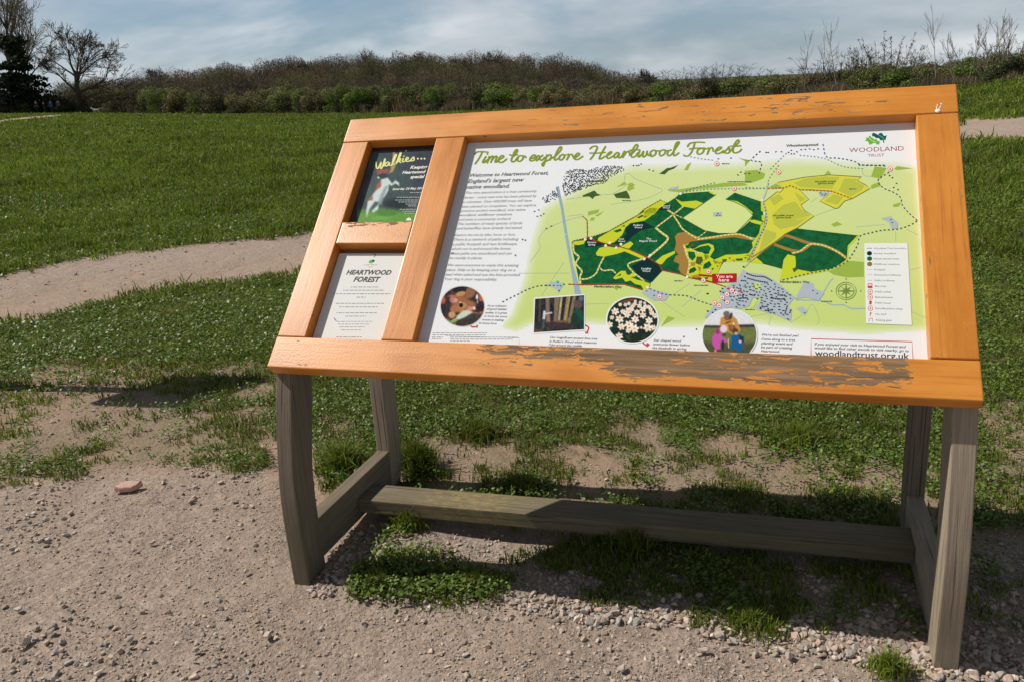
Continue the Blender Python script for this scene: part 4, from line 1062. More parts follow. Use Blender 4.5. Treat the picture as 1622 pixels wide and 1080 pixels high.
for q in (B([(236, 360), (230, 150), (175, 100)]), B([(0, 930), (140, 938), (680, 932), (905, 1000)]), B([(250, 380), (470, 440), (600, 465), (740, 505), (960, 603), (1110, 690), (1150, 767)]), C_([(195, 937), (390, 978), (500, 1020), (610, 1035), (735, 1062)]), E_([(0, 380), (250, 430), (450, 495)])):
    mp_.ribbon(q, 1.2, (150, 60, 40), 20, cap=False, smooth=False); mp_.dashes(q, 1.7, RED, 21, 3, 4, smooth=False)
mp_.dashes(D([(195, 212), (330, 207), (390, 187), (470, 222), (740, 235), (910, 297)]), 1.8, (176, 92, 30), 20, 3.4, 2.2, smooth=False)
mp_.dashes(B([(45, 430), (60, 403), (200, 372), (330, 342), (500, 283), (700, 168), (850, 88)]) + C_([(0, 285), (180, 183)]), 1.5, (120, 84, 40), 15, 3, 1.6, smooth=False)
# gate dots and service roundels
for q in (B([(208, 385), (280, 372), (508, 428), (458, 462), (645, 445), (588, 488), (1000, 582), (928, 625), (970, 970)]), C_([(390, 118), (460, 1012), (635, 1045), (1265, 188)])):
    for x, y in q: mp_.disc(x, y, 2.2, (236, 222, 214), 22)
for q in (E_([(200, 275), (128, 400), (535, 545), (465, 600), (590, 590), (395, 645), (465, 715), (285, 725), (350, 760)]), C_([(965, 62)]), B([(1115, 1080)]), R2([(1330, 360)]), R3([(240, 690), (1035, 668)])):
    for i, (x, y) in enumerate(q): mp_.disc(x, y, 3.9, (204, 60, 50), 22); mp_.disc(x, y, 3.2, (240, 226, 220), 23); mp_.disc(x, y + .3, 1.5, (196, 50, 42), 24, 6)
for x, y in E_([(655, 550), (485, 520)]): mp_.disc(x, y, 1.9, (196, 50, 42), 23)
mp_.disc(R5([(915, 303)])[0][0], R5([(915, 303)])[0][1], 2.4, (70, 176, 170), 22)
# compass rose
cxp, cyp = R8([(432, 365)])[0]
for r in (16.0, 12.5): mp_.ribbon([(cxp + r * math.cos(a), cyp + r * .86 * math.sin(a)) for a in np.linspace(0, 6.283, 26)], .8, (122, 146, 70), 20, cap=False, smooth=False)
for i in range(8):
    a = i * math.pi / 4; L_ = 15 if i % 2 == 0 else 11
    mp_.poly([(cxp + L_ * math.cos(a), cyp + L_ * .86 * math.sin(a)), (cxp + 3 * math.cos(a + .5), cyp + 3 * math.sin(a + .5)), (cxp, cyp), (cxp + 3 * math.cos(a - .5), cyp + 3 * math.sin(a - .5))], (118, 142, 66), 21)
for dx, dy in ((0, -19), (0, 18), (-23, 0), (23, 0)): mp_.disc(cxp + dx, cyp + dy, 1.1, (118, 142, 66), 21)
# you are here
mp_.poly(E_([(68, 312), (252, 330), (252, 355), (70, 340)]), (176, 30, 32), 24)
mp_.poly(E_([(250, 312), (600, 303), (600, 430), (252, 438)]), (176, 30, 32), 25)
mp_.text('You are', E_([(305, 366)])[0], E_([(545, 0)])[0][0], (240, 232, 230), 27, bold=.012)
mp_.text('here', E_([(345, 420)])[0], E_([(492, 0)])[0][0], (240, 232, 230), 27, bold=.012)
# place names
TX_ = (60, 64, 58); WH_ = (226, 232, 226)
for body, p, x1, c in (('Harpenden', R2([(392, 492)])[0], R2([(518, 0)])[0][0], TX_), ('Wheathampstead', R3([(292, 510)])[0], R3([(520, 0)])[0][0], TX_), 
                       ('No public access', D([(600, 160)])[0], D([(775, 0)])[0][0], (92, 96, 40)), ('(private land)', D([(625, 176)])[0], D([(755, 0)])[0][0], (92, 96, 40)), ('No public access', D([(240, 450)])[0], D([(415, 0)])[0][0], (92, 96, 40)), ('(private land)', D([(265, 468)])[0], D([(390, 0)])[0][0], (92, 96, 40)),
                       ('Hertfordshire Way', D([(300, 1018)])[0], D([(552, 0)])[0][0], TX_), ('Hertfordshire Way', R6([(275, 612)])[0], R6([(470, 0)])[0][0], TX_), 
                       ('Pudler’s', B([(795, 222)])[0], B([(912, 0)])[0][0], WH_), ('Wood', B([(808, 250)])[0], B([(900, 0)])[0][0], WH_), ('Well', B([(618, 392)])[0], B([(680, 0)])[0][0], WH_), ('Wood', B([(610, 418)])[0], B([(692, 0)])[0][0], WH_), ('The', B([(952, 388)])[0], B([(1012, 0)])[0][0], WH_), ('Magical Wood', B([(868, 416)])[0], B([(1082, 0)])[0][0], WH_), ('Pismire', B([(235, 432)])[0], B([(340, 0)])[0][0], WH_), ('Spring', B([(242, 460)])[0], B([(330, 0)])[0][0], WH_), ('Langley', B([(895, 752)])[0], B([(1015, 0)])[0][0], WH_), ('Wood', B([(905, 782)])[0], B([(1000, 0)])[0][0], WH_), ('Round', C_([(195, 258)])[0], C_([(278, 0)])[0][0], WH_), ('Wood', C_([(200, 278)])[0], C_([(275, 0)])[0][0], WH_)):
    mp_.text(body, p, x1, c, 26, bold=.012)
# names too blurred to read in the photo stay as word-shaped strokes
for p, x1 in ((R2([(1365, 360)])[0], R2([(1418, 0)])[0][0]), (R2([(1405, 488)])[0], R2([(1575, 0)])[0][0]), (D([(890, 216)])[0], D([(950, 0)])[0][0]), (R6([(985, 596)])[0], R6([(1090, 0)])[0][0]), (R6([(845, 564)])[0], R6([(905, 0)])[0][0]), (R7([(630, 408)])[0], R7([(700, 0)])[0][0]), (R2([(655, 622)])[0], R2([(715, 0)])[0][0]), (R8([(290, 424)])[0], R8([(352, 0)])[0][0])):
    x = p[0]
    while x < x1: w = rgh.uniform(2, 6); mp_.ribbon([(x, p[1]), (min(x + w, x1), p[1] + .1)], 1.2, (96, 104, 80), 26, cap=False); x += w + 1
mp_.build('map_print', panel)

# heading in brush script: strokes traced on the panel
hp = Print(); GREEN = (128, 146, 40)
z1 = Z(730, 215, 10.1375); z2 = Z(820, 210, 9.011); z3 = Z(920, 200, 11.586); z4 = Z(1050, 200, 11.586)
STK = [z1([(225, 300), (258, 270), (330, 262), (440, 271)]), z1([(345, 268), (322, 320), (282, 390), (232, 455)]), z1([(425, 298), (430, 302)]), z1([(402, 345), (366, 400), (352, 432), (374, 438), (412, 402)]), z1([(456, 345), (440, 390), (424, 440)]), z1([(428, 425), (455, 380), (500, 336), (518, 348), (500, 395), (484, 432)]), z1([(490, 415), (515, 380), (560, 336), (580, 350), (562, 395), (552, 425), (572, 432), (602, 402)]), z1([(600, 395), (655, 372), (688, 345), (668, 325), (628, 350), (606, 400), (630, 436), (682, 425), (736, 382)]),
       z1([(845, 340), (880, 292), (910, 252), (896, 230), (865, 262), (836, 330), (812, 395), (830, 427), (872, 410), (908, 360)]), z1([(785, 314), (840, 324), (912, 312)]), z1([(986, 328), (938, 335), (910, 382), (926, 417), (965, 410), (1000, 370), (1000, 336), (978, 329)]), z1([(985, 333), (1022, 335), (1046, 356)]),
       z1([(1105, 378), (1152, 370), (1197, 340), (1180, 314), (1136, 340), (1108, 387), (1130, 412), (1180, 396), (1222, 362)]), z1([(1222, 338), (1250, 328), (1264, 360), (1280, 396), (1310, 396), (1342, 358)]), z1([(1314, 322), (1276, 350), (1242, 390), (1214, 408)]),
       z1([(1382, 318), (1362, 380), (1342, 450), (1322, 492), (1306, 474), (1326, 436), (1400, 402), (1440, 396)]), z1([(1376, 348), (1428, 312), (1452, 336), (1432, 382), (1392, 402)]),
       z2([(448, 392), (540, 340), (612, 262), (626, 220), (605, 214), (566, 270), (536, 340), (526, 386), (545, 397), (592, 368)]), z2([(642, 318), (602, 345), (596, 386), (625, 397), (660, 366), (666, 330), (644, 318)]), z2([(660, 328), (700, 326)]), z2([(722, 316), (732, 342), (702, 392)]), z2([(708, 378), (742, 324), (776, 320), (792, 352)]), z2([(800, 376), (850, 346), (882, 316), (860, 300), (826, 330), (812, 370), (836, 392), (880, 380), (930, 346)]),
       z3([(170, 420), (220, 382), (280, 374), (302, 402), (268, 480), (214, 570), (176, 612)]), z3([(452, 384), (402, 470), (352, 560), (342, 602), (376, 602), (432, 568)]), z3([(165, 500), (300, 500), (450, 488)]), z3([(440, 566), (512, 532), (562, 490), (546, 476), (502, 510), (476, 560), (500, 597), (550, 582), (602, 548)]), z3([(702, 500), (660, 494), (616, 540), (620, 586), (660, 572), (704, 508), (692, 572), (720, 587), (762, 548)]), z3([(758, 552), (802, 468), (802, 510), (774, 578)]), z3([(786, 550), (840, 482), (880, 476), (902, 522), (930, 510)]),
       z3([(900, 542), (960, 492), (1022, 420), (1046, 370), (1022, 344), (980, 390), (942, 470), (926, 542), (950, 577), (1010, 552), (1044, 498)]), z3([(878, 470), (950, 440), (1082, 440)]), z3([(1082, 460), (1056, 530), (1066, 572), (1112, 530), (1152, 468), (1136, 540), (1156, 572), (1202, 530), (1218, 470)]), z3([(1214, 500), (1250, 545), (1292, 528)]), z3([(1332, 448), (1282, 480), (1280, 542), (1310, 562), (1370, 520), (1376, 460), (1336, 446)]), z3([(1372, 458), (1440, 460)]), z3([(1510, 440), (1452, 470), (1450, 532), (1480, 552), (1540, 510), (1550, 452), (1512, 440)]), z3([(1546, 450), (1620, 460)]),
       z4([(152, 442), (98, 465), (86, 530), (120, 548), (172, 508), (222, 430), (270, 358), (298, 308), (278, 294), (240, 332), (206, 440), (196, 522), (220, 547), (292, 498)]), z4([(455, 378), (488, 330), (560, 306), (680, 300), (766, 306)]), z4([(585, 320), (562, 400), (522, 490), (472, 545), (420, 556), (384, 540)]), z4([(488, 426), (600, 410), (772, 408)]), z4([(690, 418), (640, 445), (634, 502), (670, 522), (732, 490), (752, 430), (702, 414)]), z4([(748, 428), (812, 420)]), z4([(832, 408), (850, 432), (816, 517)]), z4([(832, 470), (860, 420), (892, 400), (912, 410), (926, 462)]), z4([(958, 472), (1030, 440), (1078, 402), (1040, 390), (986, 430), (966, 482), (1000, 512), (1060, 495), (1112, 458)]), z4([(1100, 494), (1170, 440), (1218, 384), (1216, 420), (1226, 470), (1190, 502), (1128, 490)]), z4([(1222, 484), (1290, 402), (1380, 320), (1397, 276), (1370, 264), (1320, 330), (1290, 420), (1290, 477), (1330, 497), (1400, 475), (1442, 434)]), z4([(1250, 370), (1330, 376), (1432, 365)])]
def brush(t, d): return .80 + .38 * abs(d[1])
for i, s_ in enumerate(STK): hp.ribbon(s_, 2.9, GREEN, 1 + .6 * (i % 5), rise=.5, taper=brush)
hp.build('heading_lettering', panel, 'green brush-script heading lettering')

# text columns, captions, box
cp = Print(); K1 = (52, 54, 58); K2 = (78, 80, 84)
for body, p, x1 in (('Welcome to Heartwood Forest,', (743.8, 281.0), 868.6), ("England's largest new", (740.7, 290.6), 829.6), ('native woodland.', (738.4, 299.8), 807)): cp.text(body, p, x1, K1, 2, .22, .022)
for body, p, x1 in (('This very special place is a true community', (737, 307.9), 850), ('forest – every new tree has been planted by', (735.2, 315.4), 850), ('a volunteer. Over 600,000 trees will have', (733.4, 322.4), 842), ('been planted on completion. You can explore', (731.4, 329.7), 849), ('precious ancient woodland, new native', (729.8, 336.4), 832), ('woodland, wildflower meadows', (728, 343.2), 811), ('and even a community orchard.', (726.4, 350.2), 809), ('The numbers of many species of birds', (724.8, 357.2), 827), ('and butterflies have already increased.', (723, 364.3), 827),
                    ('Explore the site by bike, horse or foot.', (720, 374.6), 816), ('There is a network of paths including', (718.4, 382.0), 821), ('a public footpath and two bridleways,', (716.6, 389.4), 819), ('which run in and around the forest.', (715, 396.6), 809), ('Most paths are unsurfaced and can', (713.4, 404), 810), ('be muddy in places.', (711.6, 411.2), 764),
                    ('We want everyone to enjoy this amazing', (708.8, 422.4), 821.5), ('place. Help us by keeping your dog on a', (707, 429.8), 816), ('lead when asked and use the bins provided.', (705.2, 437.2), 824), ('Your dog is your responsibility.', (703.6, 444.4), 787)): cp.text(body, p, x1, K2, 2, .2, .006)
for body, p, x1 in (('As an indicator', (771.6, 486), 802.7), ('of good habitat', (770.5, 491.2), 802.5), ('quality, it is great', (768.4, 496.8), 803), ('to know the wood', (766.7, 502.3), 803), ('mouse is making', (763, 508), 798), ('its home here.', (758, 513.4), 787),
                    ('Our magnificent ancient lime tree', (871, 535.9), 946), ("in Pudler's Wood which measures", (870, 541.9), 945), ('7.6m around the middle.', (869, 547.6), 922), ('Star shaped wood', (1035, 540.4), 1079), ('anemones flower before', (1034.4, 546.4), 1092.7), ('the bluebells in spring.', (1033, 552.4), 1088),
                    ('We’re not finished yet!', (1206.7, 532), 1265), ('Come along to a tree', (1206, 538.6), 1259.6), ('planting event and', (1205.6, 545), 1255.6), ('be part of creating', (1205.4, 551.2), 1255), ('Heartwood.', (1205.2, 557.4), 1235), ('If you enjoyed your visit to Heartwood Forest and', (1290, 546.6), 1435), ('would like to find other woods to visit nearby, go to', (1290.2, 552.6), 1440)): cp.text(body, p, x1, K1, 2, .2, .016)
cp.text('woodlandtrust.org.uk', (1290.8, 563.4), 1440.5, (40, 42, 46), 2, 0, .012)
cp.ribbon([(1284.6, 566), (1284.8, 536.6), (1444.8, 541.2), (1446.4, 571.5)], 1.4, (190, 74, 62), 2, smooth=False, cap=False)
for y, x0, x1 in ((527.5, 685, 772), (530.6, 685, 769), (534, 684, 702), (536.4, 684, 700), (534.2, 713, 820), (537.2, 713, 812), (540.2, 713, 744)):
    x = x0
    while x < x1:
        w = rgh.uniform(2.5, 7); cp.ribbon([(x, y), (min(x + w, x1), y + .1)], 1.0, (120, 122, 124), 2, cap=False); x += w + 1.2
cp.ribbon([(706, 532), (823, 535.4), (822, 545.6)], .6, (150, 152, 154), 3, smooth=False, cap=False)
def arrow(pts, head):
    cp.ribbon(pts, 2.4, (188, 78, 58), 6); cp.poly(head, (188, 78, 58), 7)
ar = Z(690, 440, 10.8)
arrow(ar([(595, 740), (590, 790), (620, 840), (690, 840)]), ar([(700, 800), (728, 815), (715, 862), (672, 850), (700, 835)]))
ar = Z(830, 450, 9.818); arrow(ar([(890, 640), (950, 640), (1005, 680), (985, 745)]), ar([(948, 735), (1018, 768), (955, 775)]))
ar = Z(950, 460, 10.8); arrow(ar([(765, 775), (730, 830), (745, 900), (800, 940)]), ar([(815, 890), (858, 925), (815, 970), (780, 945)]))
ar = Z(1100, 480, 12); cp.poly(ar([(1000, 835), (1035, 830), (1010, 940), (980, 920)]), (206, 100, 66), 7)
for q in (R6([(1005, 908), (915, 960)]), R5([(615, 113), (665, 0), (685, 5)])):
    for x, y in q: cp.disc(x, y, 1.6, (50, 62, 90), 4, 5)
cp.build('caption_lettering', panel)

# emblem of the trust
lg = Print(); zl = Z(1330, 195, 13.517); MAR = (150, 52, 40)
lg.poly(zl([(540, 385), (575, 352), (562, 315), (610, 320), (640, 272), (672, 300), (690, 330), (722, 330), (742, 360), (790, 350), (802, 385), (862, 400), (852, 435), (850, 466), (790, 466), (772, 440), (720, 430), (690, 462), (635, 467), (618, 420), (598, 396)]), (104, 176, 52), 2)
lg.poly(zl([(690, 240), (720, 213), (770, 230), (820, 260), (850, 225), (900, 216), (930, 255), (950, 285), (1012, 268), (990, 330), (985, 372), (945, 370), (958, 432), (932, 428), (925, 376), (870, 376), (840, 330), (790, 332), (752, 310), (735, 290), (698, 296)]), (8, 92, 84), 2)
lg.ribbon(zl([(622, 312), (660, 362), (720, 396), (780, 418)]), .8, (214, 232, 200), 4); lg.ribbon(zl([(835, 270), (900, 302), (950, 356)]), .8, (120, 190, 182), 4)
lg.text('WOODLAND', zl([(205, 636)])[0], zl([(1375, 0)])[0][0], MAR, 2, 0, .0)
lg.text('TRUST', zl([(602, 732)])[0], zl([(958, 0)])[0][0], MAR, 2, 0, .0)
lg.build('emblem', panel, 'pair of green oak leaves over dark red lettering')

# legend
le = Print()
le.poly(R8([(536, 94), (782, 94), (808, 560), (546, 551)]), (226, 230, 228), 27)
rows = [('Woodland Trust boundary', 128, 590, 774), ('Ancient woodland', 157, 590, 716), ('Newly planted trees', 187, 590, 736), ('Wildflower meadows', 218, 590, 738), ('Footpath', 249, 592, 656), ('Permissive bridleway', 279, 592, 746), ('Public bridleway', 311, 595, 712), ('Bus stop', 343, 597, 660), ('Public toilets', 375, 597, 690), ('Refreshments', 406, 598, 700), ('Public house', 438, 598, 688), ('Farm/Butcher’s shop', 470, 598, 754), ('Car park', 502, 600, 664), ('Kissing gate', 536, 602, 692)]
for i, (b, y, x0, x1) in enumerate(rows):
    le.text(b, R8([(x0, y)])[0], R8([(x1, 0)])[0][0], (104, 108, 108), 29, .15, .004)
    x, yy = R8([(565 + i * .6, y - 5)])[0]
    if i in (1, 2, 3): le.disc(x, yy, 4.2, (NAVY, DK, (140, 112, 40))[i - 1], 29, ry=3.6)
    elif i == 0: le.ribbon([(x - 4, yy), (x + 4, yy)], 1, (110, 112, 90), 29, cap=False)
    elif i < 7: le.dashes([(x - 4, yy), (x + 4, yy)], .9, (150, 152, 152), 29, 1.6, 1.4)
    elif i in (8, 9, 11): le.disc(x, yy, 4.2, (196, 66, 54), 29); le.disc(x, yy, 3.3, (236, 226, 222), 30); le.disc(x, yy, 1.4, (196, 66, 54), 31, 6)
    elif i == 7: le.poly([(x - 3.6, yy - 4), (x + 3.6, yy - 4), (x + 3.8, yy + 3.4), (x - 3.8, yy + 3.4)], (196, 66, 54), 29); le.poly([(x - 2.4, yy - 2.8), (x + 2.4, yy - 2.8), (x + 2.4, yy - .4), (x - 2.4, yy - .4)], (236, 226, 222), 30)
    elif i == 10: le.poly([(x - 1.8, yy - 3.2), (x + 2.2, yy - 3.2), (x + 1.8, yy + 2.8), (x - 1.6, yy + 2.8)], (186, 60, 40), 29)
    elif i == 12: le.ribbon([(x - .6, yy + 3), (x - .6, yy - 2.6), (x + 1.8, yy - 2), (x - .4, yy)], 1.2, (196, 66, 54), 29, smooth=False)
    else: le.ribbon([(x - 2.6, yy + 2.4), (x - 2.6, yy - 2.4), (x + 2.6, yy - 2.4), (x + 2.6, yy + 2.4)], 1.0, (196, 90, 74), 29, smooth=False)
le.build('legend', panel)

# ---------- the four photographs on the panel ----------
# wood mouse
pc = Pic(695, 451, 772, 521, 1.0, (58, 42, 36)); f = Z(690, 440, 10.8)
def el(pc, f, s, x, y, rx, ry, c, a=0, sf=.3, al=1): (p,) = f([(x, y)]); pc.ell(p[0], p[1], rx / s, ry / s, c, a, sf, al)
rp = random.Random(3)
for _ in range(90): el(pc, f, 10.8, rp.uniform(60, 860), rp.uniform(120, 860), rp.uniform(20, 70), rp.uniform(12, 30), rp.choice([(150, 74, 48), (196, 104, 66), (44, 34, 36), (92, 62, 52), (206, 130, 84), (30, 28, 34), (120, 76, 56)]), rp.uniform(-1, 1), .4, .8)
for q in ((400, 210, 120, 60, (34, 30, 34)), (220, 560, 90, 130, (52, 46, 52)), (130, 540, 50, 100, (44, 38, 44)), (650, 700, 170, 90, (62, 54, 56)), (770, 490, 80, 90, (40, 36, 42)), (480, 740, 180, 60, (56, 52, 46)), (120, 390, 50, 60, (178, 84, 60)), (790, 350, 50, 60, (188, 96, 62))): el(pc, f, 10.8, *q)
for q in ((420, 430, 150, 130, (150, 96, 62)), (470, 520, 150, 90, (168, 112, 70)), (560, 470, 120, 80, (150, 100, 72)), (430, 280, 90, 40, (186, 138, 86), -.2), (600, 250, 80, 120, (140, 100, 74), .6), (300, 380, 60, 55, (168, 120, 118)), (340, 390, 38, 34, (204, 150, 144)), (600, 530, 55, 35, (206, 138, 132)), (660, 525, 22, 30, (226, 206, 196)), (320, 540, 70, 60, (166, 106, 74)), (280, 640, 60, 60, (190, 146, 100)), (470, 480, 70, 50, (176, 132, 84))): el(pc, f, 10.8, *q)
pc.poly(f([(470, 570), (560, 560), (640, 590), (600, 620), (500, 680), (400, 720), (290, 730), (360, 660)]), (196, 206, 192), 1.4)
el(pc, f, 10.8, 300, 750, 90, 26, (136, 160, 92), -.35); el(pc, f, 10.8, 330, 690, 40, 14, (84, 72, 56), -.5); el(pc, f, 10.8, 220, 760, 40, 30, (96, 132, 70))
el(pc, f, 10.8, 435, 475, 34, 38, (22, 20, 24), 0, .15); el(pc, f, 10.8, 425, 425, 18, 14, (214, 190, 150)); el(pc, f, 10.8, 708, 335, 20, 40, (214, 222, 228)); el(pc, f, 10.8, 720, 410, 12, 40, (120, 142, 146))
pc.grain(14, .6)
pc.M = ((pc.X - 732.6) / 35.2) ** 2 + ((pc.Y - 485.6) / 32.2) ** 2 < 1
ph = Print(); ph.grid(pc, 8); ph.ribbon([(732.6 + 35 * math.cos(a), 485.6 + 32 * math.sin(a)) for a in np.linspace(0, 2 * math.pi, 50)], 1.2, (200, 200, 200), 10, smooth=False, cap=False); ph.build('photo_print', panel, 'round photo of a brown wood mouse')
# ancient lime tree
f = Z(830, 450, 9.818); Q4 = f([(170, 235), (932, 178), (932, 708), (155, 757)])
pc = Pic(845, 467, 926, 528, 1.0, (36, 36, 38))
for _ in range(90): el(pc, f, 9.8, rp.uniform(150, 940), rp.uniform(180, 760), rp.uniform(10, 40), rp.uniform(20, 90), rp.choice([(52, 50, 46), (28, 28, 32), (66, 60, 52), (40, 44, 44)]), rp.uniform(-.2, .2), .5, .7)
def tr(x0, y0, x1, y1, w, c): pc.line(f([(x0, y0), (x1, y1)]), w / 9.8, c, 1.2, .9)
for q in ((365, 240, 380, 680, 60, (130, 112, 98)), (375, 500, 390, 640, 50, (150, 112, 96)), (250, 250, 240, 600, 40, (70, 66, 62)), (505, 220, 490, 600, 60, (130, 112, 104)), (545, 210, 520, 400, 30, (122, 118, 66)), (585, 210, 540, 600, 34, (176, 168, 140)), (575, 290, 565, 360, 20, (200, 196, 120)), (690, 195, 640, 590, 62, (146, 126, 100)), (715, 190, 630, 590, 18, (172, 160, 76)), (785, 190, 700, 600, 55, (140, 120, 96)), (650, 220, 590, 560, 22, (52, 46, 42)), (750, 210, 690, 520, 18, (44, 40, 38))): tr(*q)
for q in ((840, 440, 80, 50, (28, 76, 60)), (880, 540, 60, 60, (30, 84, 62)), (800, 560, 70, 90, (32, 56, 52)), (890, 620, 50, 60, (26, 60, 50)), (840, 320, 70, 70, (88, 74, 78)), (890, 230, 40, 40, (88, 104, 112)), (500, 650, 260, 60, (58, 50, 50)), (250, 650, 80, 60, (48, 48, 52)), (220, 725, 90, 20, (92, 62, 52)), (570, 585, 120, 16, (112, 88, 66))): el(pc, f, 9.8, *q)
pc.line(f([(320, 440), (310, 540)]), 4, (200, 200, 214), 1); pc.line(f([(330, 470), (430, 450)]), 2.4, (190, 196, 190), 1); pc.line(f([(310, 570), (300, 680)]), 4, (58, 82, 88), 1); pc.grain(16, .7)
pc.M = pip(pc.X, pc.Y, [(Q4[0][0] - 1, Q4[0][1] - 1), (Q4[1][0] + 1, Q4[1][1] - 1), (Q4[2][0] + 1, Q4[2][1] + 1), (Q4[3][0] - 1, Q4[3][1] + 1)])
ph = Print(); ph.grid(pc, 18); ph.ribbon(f([(163, 226), (942, 168), (942, 716), (148, 765), (163, 226)]), 2.2, (226, 230, 230), 20, smooth=False, cap=False); ph.build('photo_print', panel, 'rectangular photo of tall tree trunks and a person in white')
# wood anemones
f = Z(950, 460, 10.8); pc = Pic(958, 469, 1045, 547, 1.0, (30, 44, 34))
for _ in range(60): el(pc, f, 10.8, rp.uniform(120, 1000), rp.uniform(140, 900), rp.uniform(20, 60), rp.uniform(12, 40), rp.choice([(24, 36, 34), (40, 62, 40), (30, 46, 40), (58, 70, 52)]), rp.uniform(-1, 1), .5, .8)
pc.poly(f([(360, 200), (520, 150), (630, 140), (560, 190), (400, 220)]), (120, 70, 50), 1.5)
FLW = [(265, 365, 70), (165, 590, 62), (340, 495, 75), (370, 625, 65), (335, 785, 66), (500, 590, 78), (595, 660, 80), (605, 500, 70), (500, 350, 66), (470, 420, 62), (740, 330, 56), (740, 430, 60), (640, 380, 54), (820, 640, 82), (845, 520, 66), (920, 640, 52), (890, 390, 48), (950, 440, 50), (400, 370, 50), (560, 280, 44), (680, 270, 44), (600, 240, 40), (780, 280, 40), (840, 290, 40), (440, 250, 36), (350, 250, 34), (700, 210, 32), (500, 230, 32), (610, 190, 28), (770, 220, 28), (490, 690, 50), (710, 640, 26), (550, 330, 40), (210, 470, 40), (870, 330, 36)]
FLW.sort(key=lambda t: t[1])
for x, y, r in FLW:
    a0 = rp.uniform(0, 1)
    for i in range(6):
        a = a0 + i * math.pi / 3; el(pc, f, 10.8, x + r * .52 * math.cos(a), y + r * .48 * math.sin(a), r * .5, r * .27, rp.choice([(240, 226, 214), (230, 212, 200), (246, 236, 226)]), a, .25)
    el(pc, f, 10.8, x, y, r * .27, r * .24, (206, 172, 92), 0, .3)
pc.M = ((pc.X - 1001.5) / 40.5) ** 2 + ((pc.Y - 507.3) / 36.0) ** 2 < 1
ph = Print(); ph.grid(pc, 18); ph.ribbon([(1001.8 + 41 * math.cos(a), 507.2 + 36.4 * math.sin(a)) for a in np.linspace(0, 2 * math.pi, 60)], 2.2, (228, 232, 230), 20, smooth=False, cap=False); ph.build('photo_print', panel, 'round photo of white star-shaped flowers')
# planting a tree
f = Z(1100, 480, 12); pc = Pic(1110, 489, 1201, 563, 1.0, (214, 217, 222)); S_ = 12.0
pc.poly(f([(0, 425), (480, 432), (860, 418), (1320, 405), (1320, 480), (0, 500)]), (66, 56, 60), 1); pc.poly(f([(0, 480), (1320, 470), (1320, 1100), (0, 1100)]), (104, 116, 62), 1.5)
pc.poly(f([(0, 720), (400, 760), (1320, 740), (1320, 1100), (0, 1100)]), (78, 78, 54), 4); pc.grain(12, .5)
pc.poly(f([(500, 290), (560, 260), (740, 260), (800, 310), (880, 520), (840, 580), (780, 470), (740, 420), (720, 600), (640, 560), (520, 440), (480, 440)]), (190, 138, 62), 1); pc.poly(f([(640, 420), (720, 430), (710, 560), (660, 540)]), (136, 88, 56), 1)
el(pc, f, S_, 610, 215, 62, 55, (110, 100, 102)); el(pc, f, S_, 620, 290, 56, 50, (132, 84, 76)); el(pc, f, S_, 690, 260, 30, 70, (74, 58, 54), .3); el(pc, f, S_, 640, 375, 70, 14, (96, 62, 44), -.4); el(pc, f, S_, 745, 400, 14, 22, (226, 222, 214))
pc.poly(f([(400, 560), (450, 500), (500, 520), (520, 640), (620, 700), (630, 745), (560, 740), (500, 720), (490, 880), (400, 880), (340, 780), (335, 660)]), (190, 84, 166), 1); el(pc, f, S_, 440, 550, 40, 50, (160, 44, 110)); el(pc, f, S_, 555, 500, 68, 74, (222, 200, 216)); el(pc, f, S_, 575, 610, 44, 30, (92, 62, 56)); el(pc, f, S_, 400, 910, 24, 36, (190, 130, 90)); el(pc, f, S_, 455, 910, 30, 24, (120, 40, 80)); el(pc, f, S_, 540, 800, 26, 90, (44, 40, 46))
pc.poly(f([(700, 640), (760, 600), (860, 600), (930, 660), (920, 820), (880, 930), (800, 920), (770, 840), (740, 900), (690, 900), (700, 780)]), (24, 88, 142), 1); pc.poly(f([(850, 610), (940, 650), (930, 760), (870, 720)]), (36, 44, 60), 1); el(pc, f, S_, 770, 535, 62, 48, (86, 58, 50)); el(pc, f, S_, 790, 585, 34, 28, (204, 158, 140)); el(pc, f, S_, 870, 735, 30, 28, (222, 178, 184)); pc.line(f([(645, 690), (650, 850)]), 1.6, (196, 190, 160)); el(pc, f, S_, 620, 640, 20, 40, (104, 120, 66))
pc.M = (((pc.X - 1155.6) / 43.4) ** 2 + ((pc.Y - 531) / 40.5) ** 2 < 1)
uvt = np.array([pp(a, b)[1] for a, b in zip(pc.X.ravel(), pc.Y.ravel())]).reshape(pc.X.shape); pc.M &= uvt > .1042
ph = Print(); ph.grid(pc, 28); ph.ribbon([(1155.6 + 43.6 * math.cos(a), 531 + 40.7 * math.sin(a)) for a in np.linspace(2.42, 2 * math.pi + .68, 56)], 1.8, (226, 230, 232), 30, smooth=False, cap=False); ph.build('photo_print', panel, 'round photo of an adult and two children planting')

